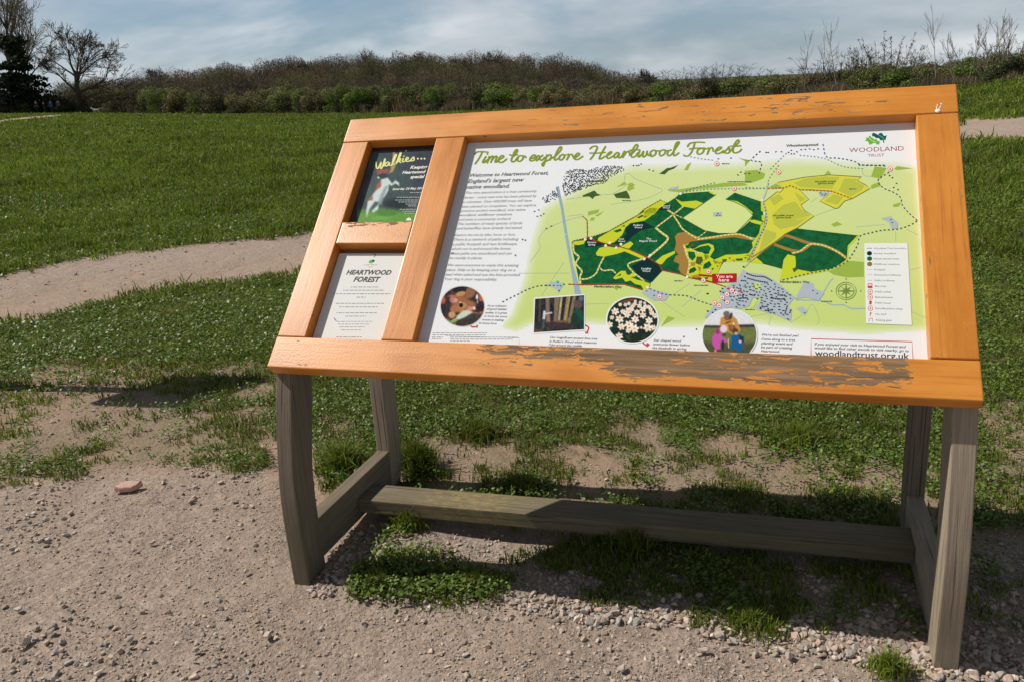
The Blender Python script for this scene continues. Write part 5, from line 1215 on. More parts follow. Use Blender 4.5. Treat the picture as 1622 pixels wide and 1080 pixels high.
# ---------- the two small openings ----------
backs = sheet('window_backing', .0983, .3492, .1038, .4428, (120, 84, 56), board, .004, -.0022); backs2 = sheet('window_backing', .0983, .3492, .5277, .8652, (44, 42, 40), board, .004, -.0022)
poster = sheet('poster', .1015, .3490, .5279, .8480, (60, 66, 68), board, .0009)
poster['label'] = 'dark poster with a leaping dog in the upper small opening'
f = Z(580, 225, 8.0); pc = Pic(566, 232, 690, 358, 1.0, (70, 84, 88))
for _ in range(70): el(pc, f, 8, rp.uniform(-60, 900), rp.uniform(60, 820), rp.uniform(40, 120), rp.uniform(40, 120), rp.choice([(60, 74, 78), (74, 92, 90), (60, 72, 84), (52, 62, 70), (84, 104, 92)]), rp.uniform(-1, 1), .6, .5)
el(pc, f, 8, 700, 350, 260, 330, (58, 64, 80), 0, .6, .8); el(pc, f, 8, 420, 560, 160, 230, (70, 92, 84), 0, .6, .6); el(pc, f, 8, 380, 800, 170, 80, (34, 44, 48), 0, .5, .9)
pc.poly(f([(-140, 880), (200, 850), (640, 900), (640, 1060), (-140, 1060)]), (96, 150, 62), 5); el(pc, f, 8, 260, 900, 140, 40, (76, 128, 56)); el(pc, f, 8, 180, 970, 120, 22, (110, 172, 80), 0, .4, .7)
pc.poly(f([(340, 140), (365, 135), (380, 290), (340, 380), (290, 400), (310, 350), (330, 250)]), (176, 150, 96), 1)
pc.poly(f([(130, 370), (200, 350), (290, 345), (270, 400), (240, 420), (150, 420)]), (150, 88, 80), 1.2); el(pc, f, 8, 215, 435, 58, 36, (58, 62, 66)); el(pc, f, 8, 155, 455, 14, 12, (200, 206, 206))
pc.poly(f([(190, 480), (270, 455), (330, 530), (370, 490), (415, 520), (420, 560), (370, 530), (320, 560), (290, 540), (280, 620), (240, 690), (160, 760), (110, 760), (40, 860), (5, 960), (0, 880), (20, 760), (90, 660), (160, 560)]), (200, 212, 214), 1.2); pc.poly(f([(150, 520), (190, 500), (190, 570), (120, 620), (100, 650)]), (168, 96, 82), 1.2); pc.poly(f([(40, 720), (90, 680), (80, 740), (30, 750)]), (164, 100, 80), 1.2)
pc.poly(f([(280, 560), (220, 700), (190, 800), (150, 780), (180, 680), (240, 570)]), (140, 156, 160), 2); pc.poly(f([(70, 880), (160, 790), (150, 860), (90, 900)]), (198, 214, 214), 1.2); pc.grain(10, .5)
Q = [uv2px(*q) for q in ((.1017, .5281), (.3488, .5281), (.3488, .8478), (.1017, .8478))]
uv_ = np.array([pp(a, b) for a, b in zip(pc.X.ravel(), pc.Y.ravel())]); uu = uv_[:, 0].reshape(pc.X.shape); vv = uv_[:, 1].reshape(pc.X.shape)
pc.M = (uu > .1017) & (uu < .3488) & (vv > .5281) & (vv < .8478)
po = Print(); po.grid(pc, 2); CR = (226, 228, 150)
WK = [[(125, 260), (130, 320), (150, 340), (190, 260), (180, 330), (200, 330), (240, 215), (225, 310)], [(300, 270), (270, 260), (240, 290), (260, 310), (295, 270), (290, 300), (320, 300)], [(320, 300), (380, 180), (375, 165), (345, 220), (335, 280), (360, 285)], [(385, 270), (430, 150), (440, 160), (400, 250), (385, 275)], [(400, 240), (435, 215), (430, 240), (405, 245), (440, 265)], [(470, 215), (460, 255), (490, 250)], [(478, 185), (480, 187)], [(500, 240), (535, 215), (520, 200), (500, 230), (520, 252), (560, 240)], [(555, 245), (600, 195), (605, 235), (570, 245)]]
for i, s_ in enumerate(WK): po.ribbon(f(s_), 1.9, CR, 6 + .5 * (i % 4), rise=.4, taper=brush)
for x in (655, 700, 740): po.disc(*f([(x, 216)])[0], 1.5, CR, 6)
WT = (232, 234, 224)
for b, x, y, x1 in (('Keeping', 556, 345, 772), ('Heartwood', 455, 408, 748), ('special', 556, 465, 735)): po.text(b, f([(x, y)])[0], f([(x1, 0)])[0][0], WT, 6, .2, .03)
po.text('Saturday 24 May 2014', f([(330, 614)])[0], f([(735, 0)])[0][0], WT, 6, .2, .02);
for y, x0, x1 in ((645, 556, 700), (705, 390, 680), (740, 370, 665), (765, 410, 660), (792, 500, 640), (815, 530, 635), (858, 425, 632), (882, 460, 622), (908, 480, 612)):
    x = x0
    while x < x1: w = rgh.uniform(18, 46); po.ribbon(f([(x, y), (min(x + w, x1), y)]), 1.0, (176, 184, 180), 6, cap=False); x += w + 8
po.poly(f([(500, 1000), (520, 970), (545, 960), (568, 975), (572, 1000)]), (226, 230, 220), 6); po.disc(*f([(505, 118)])[0], 1.2, WT, 6)
po.build('poster_print', poster)
notice = sheet('notice_sheet', .1010, .3470, .1042, .4270, (222, 223, 220), board, .0009)
notice['label'] = 'white notice sheet in the lower small opening'
no = Print(); f = Z(490, 390, 6.75); K3 = (86, 84, 86)
no.text('HEARTWOOD', f([(392, 305)])[0], f([(872, 0)])[0][0], (80, 73, 73), 3, .22, .04); no.text('FOREST', f([(468, 382)])[0], f([(752, 0)])[0][0], (80, 73, 73), 3, .22, .04)
no.poly(f([(632, 172), (645, 155), (672, 150), (684, 170), (668, 188), (645, 186)]), (104, 176, 52), 3); no.poly(f([(664, 152), (690, 145), (700, 160), (688, 176), (676, 172)]), (8, 92, 84), 4)
for y, x0, x1, dk in ((204, 586, 724, 0), (226, 632, 670, 0), (440, 442, 735, 1), (474, 360, 805, 1), (512, 258, 870, 1), (548, 504, 604, 1), (614, 284, 800, 1), (652, 320, 732, 1), (715, 290, 720, 1), (750, 386, 606, 1), (806, 290, 680, 0), (834, 310, 640, 0), (864, 320, 594, 0), (896, 336, 550, 0), (972, 288, 560, 2)):
    x = x0; c = ((150, 146, 140), (112, 112, 114), (150, 96, 84))[dk]
    while x < x1 - 4: w = rgh.uniform(14, 52); no.ribbon(f([(x, y), (min(x + w, x1), y)]), .95, c, 3, cap=False); x += w + 9
no.ribbon(f([(690, 120), (710, 100), (700, 88), (685, 92)]), .9, (80, 80, 80), 5); no.ribbon(f([(265, 770), (285, 798)]), 1.2, (80, 78, 78), 5)
no.build('notice_print', notice)
# ------------------------------------------------------------------ background
def place(px, off=2.0, sink=0.0):
    ye = float(np.interp(px, TX, TY)); d = ray(px, ye); az = math.atan2(d[0], d[1])
    r = float(np.interp(az, T_AZ, T_R)) + off
    x = CAM[0] + r * math.sin(az); y = CAM[1] + r * math.cos(az)
    return np.array([x, y, float(ground_h(x, y)) - sink]), r, r * math.cos(az - AZ0) / F_PX
def z_at(px, py, r):
    d = ray(px, py); return CAM[2] + r * d[2] / math.hypot(d[0], d[1])

def tubes(segs, sides):
    S = np.array(segs, float); p0, p1, r0, r1 = S[:, :3], S[:, 3:6], S[:, 6], S[:, 7]
    t = p1 - p0; t /= np.linalg.norm(t, axis=1, keepdims=True) + 1e-9
    a = np.where(np.abs(t[:, 2:3]) < .9, np.array([[0, 0, 1.0]]), np.array([[1.0, 0, 0]]))
    e1 = np.cross(t, a); e1 /= np.linalg.norm(e1, axis=1, keepdims=True); e2 = np.cross(t, e1)
    th = np.arange(sides) * 2 * math.pi / sides
    ring = e1[:, None] * np.cos(th)[None, :, None] + e2[:, None] * np.sin(th)[None, :, None]
    V = np.concatenate([p0[:, None] + ring * r0[:, None, None], p1[:, None] + ring * r1[:, None, None]], 1)
    n = len(S); b = (np.arange(n) * 2 * sides)[:, None]; j = np.arange(sides); j1 = (j + 1) % sides
    F = np.stack([b + j, b + j1, b + sides + j1, b + sides + j], -1).reshape(-1, 4)
    return V.reshape(-1, 3), F

class Tree:
    def __init__(s, seed, minr): s.r = random.Random(seed); s.big, s.fine, s.tips = [], [], []; s.minr = minr
    def grow(s, p, d, L, rad, lvl, spec):
        nseg, kids, spread, upw, ratio, wob = spec[lvl]
        d = d.normalized(); r0 = rad; kidpts = []
        for i in range(nseg):
            d = (d + Vector((s.r.gauss(0, wob), s.r.gauss(0, wob), s.r.gauss(0, wob) + upw))).normalized()
            q = p + d * (L / nseg); r1 = max(rad * (1 - .55 * (i + 1) / nseg), s.minr)
            (s.big if lvl <= 1 else s.fine).append((*p, *q, r0, r1))
            p, r0 = q, r1
            kidpts.append((Vector(p), Vector(d), r1, (i + 1) / nseg))
        if lvl + 1 >= len(spec): s.tips.append((Vector(p), d)); return
        for k in range(kids):
            f = 1.0 if k == 0 else s.r.uniform(.25, 1.0)
            c = kidpts[min(int(f * nseg), nseg - 1)]
            ax = Vector((s.r.gauss(0, 1), s.r.gauss(0, 1), s.r.gauss(0, .6))); ax = (ax - c[1] * ax.dot(c[1])).normalized()
            ang = spread * (.45 if k == 0 else s.r.uniform(.6, 1.25))
            nd = c[1] * math.cos(ang) + ax * math.sin(ang)
            s.grow(c[0], nd, L * ratio * s.r.uniform(.75, 1.15), max(c[2] * (.85 if k == 0 else .62), s.minr), lvl + 1, spec)

def barkmat(name, c1, c2):
    k = NT(name); P = k.coord('Object'); k.base(k.mix(k.ramp(k.noise(P, 3.0, 4, .6), .35, .65), c1, c2)); k.rough(.95); k.b.inputs['Specular IOR Level'].default_value = .1
    return k.m
BARK = barkmat('dark_bark', (.070, .060, .048), (.115, .095, .075)); TWIG = barkmat('bare_twig', (.085, .068, .052), (.13, .10, .075))
SKTW = barkmat('far_twig', (.13, .105, .08), (.18, .145, .11)); BIRCH = barkmat('pale_birch_bark', (.30, .27, .23), (.50, .46, .41)); PALE_TWIG = barkmat('pale_twig', (.20, .165, .135), (.30, .255, .21))
FOL = leafmat('shrub_leaf', .25, .7, .15)

def make_tree(name, base, tree, lean, label, cat='tree', group=None, bark=BARK, twig=TWIG, extra=None):
    o = empty(name, tuple(base)); tag(o, label, cat, group)
    o.rotation_euler = lean
    V, F = tubes(tree.big, 7); link('trunk', mesh_np('trunk', V, [F], [bark], smooth=True), o)
    if tree.fine:
        V, F = tubes(tree.fine, 3); link('crown', mesh_np('crown', V, [F], [twig]), o)
    if extra is not None: link('foliage', extra, o)
    return o

# the big bare tree on the left
P0, R0, M0 = place(126, 1.5); H0 = z_at(126, 30, R0) - P0[2]
T_ = Tree(21, .030)
T_.big.append((0, 0, -.5, 0, 0, H0 * .03, H0 * .052, H0 * .040))
oak = [(4, 9, .85, .0, .92, .02), (6, 5, .62, .02, .60, .09), (4, 5, .62, .02, .62, .11), (4, 4, .62, .02, .60, .13), (3, 3, .6, .02, .62, .14), (2, 0, .5, 0, .6, .14)]
T_.grow(Vector((0, 0, H0 * .03)), Vector((.02, 0, 1)), H0 * .36, H0 * .040, 0, oak)
AXV = Vector(RC[2]); AXV.z = 0; AXV.normalize()
def lean_right(deg): return Matrix.Rotation(math.radians(deg), 3, AXV).to_euler()
make_tree('bare_tree', P0, T_, lean_right(4), 'large spreading bare tree with a dark trunk at the far left edge of the field')
# tall thin pale tree behind the conifer
for i, (px, top, seed, lab) in enumerate(((22, -42, 4, 'tall slim bare tree rising above the dark conifer'), (-14, -30, 9, 'tall slim bare tree at the left picture edge'), (48, 8, 15, 'slim bare tree between the conifer and the large spreading tree'))):
    p, r, m = place(px, 9 + 3 * i); h = z_at(px, top, r) - p[2]; t = Tree(seed, .028)
    t.grow(Vector((0, 0, -.3)), Vector((0, 0, 1)), h * .62, h * .020, 0, [(6, 13, .55, .02, .42, .03), (4, 6, .45, .08, .6, .06), (3, 5, .5, .06, .6, .1), (3, 3, .5, .04, .6, .1), (2, 0, .5, 0, .6, .1)])
    make_tree('bare_tree', p, t, lean_right(6), lab, bark=TWIG, twig=PALE_TWIG)

def leaf_quads(C, N, size, cols, rg, A=None, asp=.6):
    n = len(C); a = rg.normal(size=(n, 3)) if A is None else A + rg.normal(0, .45, (n, 3)); a /= np.linalg.norm(a, axis=1, keepdims=True)
    b = np.cross(N, a); b /= np.linalg.norm(b, axis=1, keepdims=True) + 1e-9; a = np.cross(b, N); a /= np.linalg.norm(a, axis=1, keepdims=True) + 1e-9
    s = size[:, None]; V = np.stack([C - a * s, C - b * s * asp, C + a * s, C + b * s * asp], 1)
    return V.reshape(-1, 3), (np.arange(n) * 4)[:, None] + np.array([[0, 1, 2, 3]]), np.repeat(cols, 4, 0)

# dark conifer
p, r, m = place(34, 0.5); h = z_at(34, 62, r) - p[2]; rg = np.random.default_rng(8)
t = Tree(3, .05); t.big.append((0, 0, -.4, 0, 0, h * .97, h * .028, h * .006)); Cc, Nn = [], []
for lv in np.sort(rg.uniform(.06, .97, 46)):
    L = 5.6 * (1 - .70 * lv) * rg.uniform(.6, 1.25); n = 4
    for q in range(n):
        a = rg.uniform(0, 6.283); LL = L * rg.uniform(.6, 1.15); e = Vector((math.cos(a) * LL, math.sin(a) * LL, -.10 * LL + .9 * lv))
        s0 = Vector((0, 0, h * lv)); t.fine.append((*s0, *(s0 + e), .06, .02))
        for w in np.linspace(.2, 1, 12):
            c = s0 + e * w; k_ = 4
            Cc.append(np.array(c) + rg.normal(0, .30, (k_, 3)) * np.array([1, 1, .6])); 
Cc = np.concatenate(Cc); Nn = rg.normal(0, .9, Cc.shape) + np.array([0, 0, .6])
V, F, C = leaf_quads(Cc, Nn / np.linalg.norm(Nn, axis=1, keepdims=True), rg.uniform(.18, .42, len(Cc)), np.array([[.020, .034, .018]]) * rg.uniform(.6, 1.6, (len(Cc), 1)), rg)
make_tree('conifer', p, t, lean_right(6), 'dark green conifer with layered branches at the left edge', extra=mesh_np('foliage', V, [F], [FOL], col=C))

# ---- shrubs
def shrub_parts(seed, pal, n, leaf, tw, lumps=9, flat=.5, twig_h=.25):
    rg = np.random.default_rng(seed); C, N = [], []
    for i in range(lumps):
        c = np.array([rg.uniform(-.36, .36), rg.uniform(-.3, .3), rg.uniform(.18, .68)]); R = rg.uniform(.16, .32) * np.array([1, 1, rg.uniform(.7, 1.1)])
        u = rg.normal(size=(n // lumps, 3)); u /= np.linalg.norm(u, axis=1, keepdims=True)
        C.append(c + u * R * (rg.random((len(u), 1)) ** .45)); N.append(u + rg.normal(0, .6, u.shape))
    low = rg.uniform(-1, 1, (n // 5, 3)) * np.array([.46, .36, .16]) + np.array([0, 0, .14]); C.append(low); N.append(rg.normal(size=low.shape))
    C = np.concatenate(C); N = np.concatenate(N); N /= np.linalg.norm(N, axis=1, keepdims=True); C = C[:, :] ; C[:, 2] = np.maximum(C[:, 2], .01)
    pal = np.array(pal); big = fbm(C[:, 0] * 3 + seed, C[:, 2] * 3 + C[:, 1], 1.5, 3)
    idx = np.clip((big * len(pal) * 1.4 - .2 * len(pal) + rg.normal(0, .7, len(C))).astype(int), 0, len(pal) - 1)
    lv = leaf_quads(C, N, leaf * rg.uniform(.6, 1.4, len(C)), pal[idx] * rg.uniform(.65, 1.3, (len(C), 1)), rg)
    segs = []
    for _ in range(tw):
        a = Vector((rg.uniform(-.28, .28), rg.uniform(-.22, .22), 0)); d = Vector((a.x * .9 + rg.normal(0, .12), a.y * .9 + rg.normal(0, .12), 1)); h = rg.uniform(.55, 1.0 + twig_h)
        p = a
        for s in range(4):
            q = p + Vector((d.x * h / 4 + rg.normal(0, .02), d.y * h / 4 + rg.normal(0, .02), h / 4)); segs.append((*p, *q, .010 * (1 - s * .2), .010 * (.8 - s * .2))); 
            if s > 0:
                for _k in range(3):
                    e = q + Vector((rg.normal(0, .07), rg.normal(0, .07), rg.uniform(.03, .14))); segs.append((*q, *e, .005, .003))
            p = q
    return lv, tubes(segs, 3)
def shrub_proto(name, seed, pal, n=4200, leaf=.018, tw=26, twig=TWIG, **kw):
    (V, F, C), (V2, F2) = shrub_parts(seed, pal, n, leaf, tw, **kw)
    return mesh_np('foliage', V, [F], [FOL], col=C), mesh_np('stems', V2, [F2], [twig])
BRN = [(0.156, 0.122, 0.075), (0.131, 0.112, 0.06), (0.188, 0.147, 0.092), (0.115, 0.122, 0.053)]
OLG = [(0.139, 0.171, 0.049), (0.171, 0.211, 0.055), (0.117, 0.139, 0.053), (0.211, 0.188, 0.09)]
GRN = [(0.143, 0.226, 0.036), (0.196, 0.277, 0.044), (0.106, 0.162, 0.036), (0.157, 0.173, 0.06)]
DRK = [(0.043, 0.057, 0.025), (0.057, 0.073, 0.03), (0.05, 0.06, 0.035), (0.075, 0.077, 0.037)]
BLO = [(0.4, 0.312, 0.275), (0.25, 0.2, 0.163), (0.15, 0.125, 0.088), (0.5, 0.425, 0.388)]
KHA = [(.215, .18, .085), (.175, .15, .066), (.24, .21, .105), (.14, .135, .05)]
PROTO = {}
for kk, (pal, sd, tw, th_, n) in dict(brown=(BRN, 1, 46, .25, 1700), brown2=(BRN, 2, 52, .3, 1400), olive=(OLG, 3, 8, .0, 4200), olive2=(OLG, 4, 8, .0, 4200), green=(GRN, 5, 6, .0, 4200), khaki=(KHA, 9, 10, .02, 4000), dark=(DRK, 6, 22, .15, 2600), blossom=(BLO, 7, 20, .1, 1800)).items():
    PROTO[kk] = shrub_proto(kk, sd, pal, n=int(n * 1.8), tw=tw, twig_h=th_, leaf=.020)
def shrub(kind, px, off, top, wpx, label, group=None, rz=None, cat='shrub', base_y=None):
    p, r, m = place(px, off, .15); h = max(z_at(px, top, r) - p[2], .4)
    o = empty('shrub', tuple(p)); o.rotation_euler = (0, 0, rz if rz is not None else random.uniform(0, 6.28)); w = wpx * m
    o.scale = (w, w * .9, h / 1.0); tag(o, label, cat, group)
    a, b = PROTO[kind]
    link('foliage', a, o); link('stems', b, o)
    return o
HG = 'bushes of the long hedge at the far side of the field'
HL = {'brown': 'brown leafless bush in the long hedge across the field', 'brown2': 'brown leafless bush in the long hedge across the field', 'olive': 'olive green bush in the long hedge across the field', 'olive2': 'olive green bush in the long hedge across the field', 'green': 'fresh green bush in the long hedge across the field', 'khaki': 'dull khaki bush in the long hedge across the field', 'dark': 'dark bush low in the long hedge across the field'}
rs = random.Random(12)
x = -190
while x < 1010:
    kd = rs.choice(['brown', 'olive', 'olive2', 'khaki', 'khaki', 'olive', 'green', 'khaki'] if x > 225 else ['brown', 'brown2', 'dark'])
    top = float(np.interp(x, [-190, 100, 138, 225, 240, 330, 450, 600, 760, 900, 950, 1000], [140, 152, 150, 145, 128, 134, 129, 129, 127, 127, 130, 131])) + rs.uniform(-6, 8)
    shrub(kd, x, rs.uniform(1.5, 5), top, rs.uniform(38, 70), HL[kd], HG + ', ' + kd.rstrip('2'))
    x += rs.uniform(17, 26)
x = 150
while x < 1010:
    kd = rs.choice(['brown', 'khaki', 'khaki', 'olive']); top = float(np.interp(x, [150, 240, 450, 760, 1000], [142, 130, 129, 128, 128])) + rs.uniform(-4, 4)
    shrub(kd, x, rs.uniform(8, 16), top, rs.uniform(60, 90), HL[kd], HG + ', ' + kd.rstrip('2')); x += rs.uniform(28, 44)
x = 236
while x < 1000:
    shrub('dark', x, rs.uniform(.4, 1.2), rs.uniform(150, 162), rs.uniform(30, 60), HL['dark'], HG + ', dark'); x += rs.uniform(22, 44)  # added row of dark bushes standing in for shade along the hedge foot
for px, top, w, lab in ((252, 133, 44, 'bright green bush at the left end of the long hedge'), (320, 138, 52, 'wide mid-green bush near the left end of the hedge'), (688, 130, 34, 'bright green bush poking above the middle of the hedge'), (616, 131, 26, 'small bright green bush beside the pale blossoming bush')): shrub('green', px, 1.2, top, w, lab)
shrub('blossom', 590, 9, 128, 46, 'pale pinkish blossoming bush behind the middle of the hedge')
shrub('blossom', 436, 9, 134, 12, 'small whitish blossoming bush behind the left part of the hedge')
shrub('dark', 92, 1, 138, 56, 'dark evergreen bush under the large bare tree'); shrub('dark', 118, 2, 146, 40, 'dark evergreen bush hugging the trunk of the large bare tree'); shrub('green', 46, -1, 150, 34, 'yellow-green bush at the foot of the conifer'); shrub('brown', 8, -1, 150, 40, 'brown bush at the left picture edge below the conifer'); shrub('dark', -20, 0, 120, 70, 'dark bush beyond the left picture edge'); shrub('dark', 22, 5, 148, 60, 'dark bush in the gap behind the conifer'); shrub('dark', 62, 6, 150, 60, 'dark bush in the gap between conifer and large bare tree'); shrub('dark', 110, 7, 148, 60, 'dark bush in the gap behind the large bare tree'); shrub('dark', 70, -.5, 160, 34, 'low dark bush behind the walkers'); shrub('green', 100, -1, 163, 26, 'low yellow-green bush behind the walkers')
# scrub on the right
SG = 'scrub bushes on the right side of the field'
SL = {'brown': 'brown twiggy scrub bush on the rise at the right', 'brown2': 'brown twiggy scrub bush on the rise at the right', 'olive': 'olive scrub bush on the rise at the right', 'olive2': 'olive scrub bush on the rise at the right', 'green': 'green scrub bush on the rise at the right', 'khaki': 'khaki scrub bush on the rise at the right', 'dark': 'dark scrub bush on the rise at the right'}
x = 985
while x < 1860:
    kd = rs.choice(['brown', 'brown2', 'olive', 'khaki', 'dark', 'green', 'olive2', 'khaki'])
    top = float(np.interp(x, [985, 1100, 1200, 1300, 1400, 1480, 1540, 1600, 1720, 1860], [129, 121, 114, 105, 95, 90, 83, 77, 70, 56])) + rs.uniform(-5, 6)
    shrub(kd, x, rs.uniform(.8, 6), top, rs.uniform(50, 84), SL[kd], SG + ', ' + kd.rstrip('2')); x += rs.uniform(10, 16)
for px, top, w, kd, lab in ((1125, 112, 50, 'dark', 'domed dark bush standing above the scrub behind the board'), (1235, 116, 40, 'green', 'bright green bush behind the top rail, right of the middle'), (1585, 104, 62, 'green', 'olive-green bush at the right beside the pale saplings'), (1610, 80, 90, 'dark', 'tall dark bush at the right picture edge')): shrub(kd, px, 1, top, w, lab)
# saplings
def sapling(px, base, top, seed, label, bark, stems=1, bud=False):
    p, r, m = place(px, .4); zt = z_at(px, top, r); h = zt - p[2]; t = Tree(seed, .006); rr = random.Random(seed)
    for s in range(stems):
        a = 0 if stems == 1 else (s / (stems - 1) - .5)
        dr = Vector((RC[0][0], RC[0][1], 0)) * a * .9 + Vector((rr.gauss(0, .05), rr.gauss(0, .05), 1))
        t.grow(Vector((0, 0, -.1)) + Vector((RC[0][0], RC[0][1], 0)) * a * .3, dr, h * rr.uniform(.8, .95), .024, 0, [(7, 11, .5, .03, .30, .03), (3, 3, .4, .10, .55, .06), (2, 0, .4, .05, .6, .08)] if not bud else [(6, 4, .35, .03, .22, .03), (2, 0, .4, .1, .5, .05)])
    ex = None
    if bud:
        rg = np.random.default_rng(seed); B_ = np.array([[*q[0]] for q in t.tips] + [list(s_[3:6]) for s_ in t.big]); B_ = np.repeat(B_, 5, 0) + rg.normal(0, .05, (len(B_) * 5, 3))
        nn = rg.normal(size=B_.shape); nn /= np.linalg.norm(nn, axis=1, keepdims=True)
        V, F, C = leaf_quads(B_, nn, rg.uniform(.025, .05, len(B_)), np.array([[.10, .085, .045]]) * rg.uniform(.6, 1.4, (len(B_), 1)), rg); ex = mesh_np('foliage', V, [F], [FOL], col=C)
    make_tree('sapling', p, t, lean_right(-3), label, 'sapling', bark=bark, twig=PALE_TWIG, extra=ex)
for a in ((1274, 107, 64, 31, 'thin bare sapling, leftmost above the scrub', PALE_TWIG, 1, False), (1300, 110, 66, 32, 'single straight bare stem just right of the leftmost sapling', TWIG, 1, False), (1326, 143, 57, 33, 'pale-stemmed bare birch sapling behind the top rail', BIRCH, 1, False), (1357, 105, 82, 34, 'short budding sapling left of the tallest budding one', TWIG, 1, True), (1369, 105, 75, 35, 'slim budding sapling with swollen buds', TWIG, 1, True), (1382, 105, 84, 38, 'small budding sapling between two taller ones', TWIG, 1, True), (1408, 137, 60, 36, 'fan of budding upright stems above the scrub', TWIG, 5, True),
          (1482, 132, 36, 37, 'tall bare white-stemmed birch behind the right end of the top rail', BIRCH, 1, False), (1523, 100, 58, 39, 'slender bare sapling right of the tall birch', PALE_TWIG, 2, False), (1548, 100, 52, 40, 'twin-stemmed bare sapling near the right picture edge', PALE_TWIG, 2, False), (1588, 100, 44, 41, 'tall fan of bare pale stems near the right picture edge', PALE_TWIG, 5, False), (1565, 140, 84, 42, 'leaning pale stems low in the right-hand scrub', PALE_TWIG, 4, False)): sapling(*a)

# the wood on the hill: one far mass of bare crowns
rg = np.random.default_rng(77); CV, CF, CCl = [], [], []; TV = []
SKX = [110, 160, 200, 250, 300, 350, 420, 480, 550, 600, 700, 780, 850, 900, 945, 965, 1000, 1040, 1060]; SKY_ = [128, 122, 118, 110, 109, 103, 98, 91, 89, 87, 85, 83, 86, 91, 99, 111, 116, 121, 128]
off = 0; segs = []
def crown(px, top, r, wpx, thick=1.0):
    global off
    row_seed = rg.uniform(0, 50)
    ye = 150; d = ray(px, ye); az = math.atan2(d[0], d[1]); x, y = CAM[0] + r * math.sin(az), CAM[1] + r * math.cos(az)
    z1 = z_at(px, top, r); m = r * math.cos(az - AZ0) / F_PX; w = wpx * m; hgt = max(w * 1.05, 7); zb = z1 - hgt
    n = int(4000 * thick); u = rg.normal(size=(n, 3)); u /= np.linalg.norm(u, axis=1, keepdims=True)
    rad = rg.random((n, 1)) ** .28
    lump = 1 + .55 * (fbm(u[:, 0] * 2.4 + px, u[:, 2] * 2.4 + u[:, 1] * 1.7 + row_seed, 1.0, 3) - .5)
    C = np.array([x, y, z1 - hgt * .5]) + u * (rad * lump[:, None]) * np.array([w * .5, w * .5, hgt * .5])
    pal = np.array([(.125, .092, .062), (.105, .084, .056), (.145, .106, .070), (.092, .092, .046), (.112, .106, .054), (.085, .074, .058)])
    tone = pal[rg.integers(0, len(pal))] * rg.uniform(.95, 1.75)
    V, F, Cl = leaf_quads(C, rg.normal(size=C.shape) * np.array([1, 1, .4]) + 1e-6, rg.uniform(.28, .65, n) * m * 2.0, tone * rg.uniform(.75, 1.3, (n, 1)), rg, asp=.3)
    CV.append(V); CF.append(F + off); CCl.append(Cl); off += len(V)
    for q in range(16):
        a = rg.uniform(0, 6.28); s0 = np.array([x, y, zb + hgt * .2]); e = np.array([x + math.cos(a) * w * .5 * rg.random(), y + math.sin(a) * w * .5 * rg.random(), z1 - hgt * rg.uniform(-.05, .3)])
        segs.append((*s0, *e, .25 * m * 2.5, .05 * m * 2.5))
    segs.append((x, y, z_at(px, 160, r), x, y, zb + hgt * .3, .3 * m * 2.5, .25 * m * 2.5))
for row, (r, dy, st) in enumerate(((335, 0, 19), (322, 5, 22), (305, 12, 24), (280, 22, 24), (255, 33, 26))):
    x = 105 + row * 9
    while x < 1050:
        top = float(np.interp(x, SKX, SKY_)) + dy + rg.uniform(-5, 5)
        crown(x, min(top, 140), r + rg.uniform(-8, 8), rg.uniform(34, 60)); x += st * rg.uniform(.7, 1.3)
V2, F2 = tubes(segs, 3); nV = off
wood = link('woodland', mesh_np('woodland', np.concatenate(CV + [V2]), [np.concatenate(CF), F2 + nV], [FOL], col=np.concatenate(CCl + [np.tile(np.array([[.055, .045, .036]]), (len(V2), 1))])))
tag(wood, 'far brown leafless wood covering the hill behind the field', 'woodland', kind='stuff')
# crowns that stand out on the skyline
for i, (px, top, w, dens, lab) in enumerate(((490, 83, 34, 2, 'bushy bare tree standing above the left part of the hill wood'), (580, 74, 26, 1, 'sparse bare tree, tallest on the hill skyline'), (664, 80, 34, 3, 'dome-shaped bare tree on the hill skyline'), (735, 82, 28, 3, 'flat-topped bare tree on the hill skyline'), (790, 77, 24, 2, 'small round bare tree near the right of the hill skyline'), (256, 103, 22, 2, 'small bare tree at the left end of the hill wood'), (1025, 107, 22, 3, 'lone round tree right of the hill wood'), (615, 84, 22, 1, 'small sparse bare tree between two larger ones on the skyline'))):
    d = ray(px, 150); az = math.atan2(d[0], d[1]); r = 322; p = np.array([CAM[0] + r * math.sin(az), CAM[1] + r * math.cos(az), 0]); p[2] = ground_h(p[0], p[1]); zt = z_at(px, top, r); h = zt - p[2]
    p[2] = max(p[2], zt - 14); h = zt - p[2]; m = r / F_PX
    t = Tree(60 + i, .04 + .02 * (dens > 1)); t.grow(Vector((0, 0, -2)), Vector((0, 0, 1)), h * .5, .3, 0, [(3, 8, .7, .02, .55, .05), (3, 5 + dens, .65, .05, .6, .09), (3, 4 + dens, .6, .03, .6, .12), (2, 2 + dens, .6, .02, .6, .12), (1, 0, .5, 0, .6, .1)])
    sc = w * m / 9.0
    make_tree('skyline_tree', p, t, (0, 0, 0), lab, bark=TWIG, twig=SKTW)
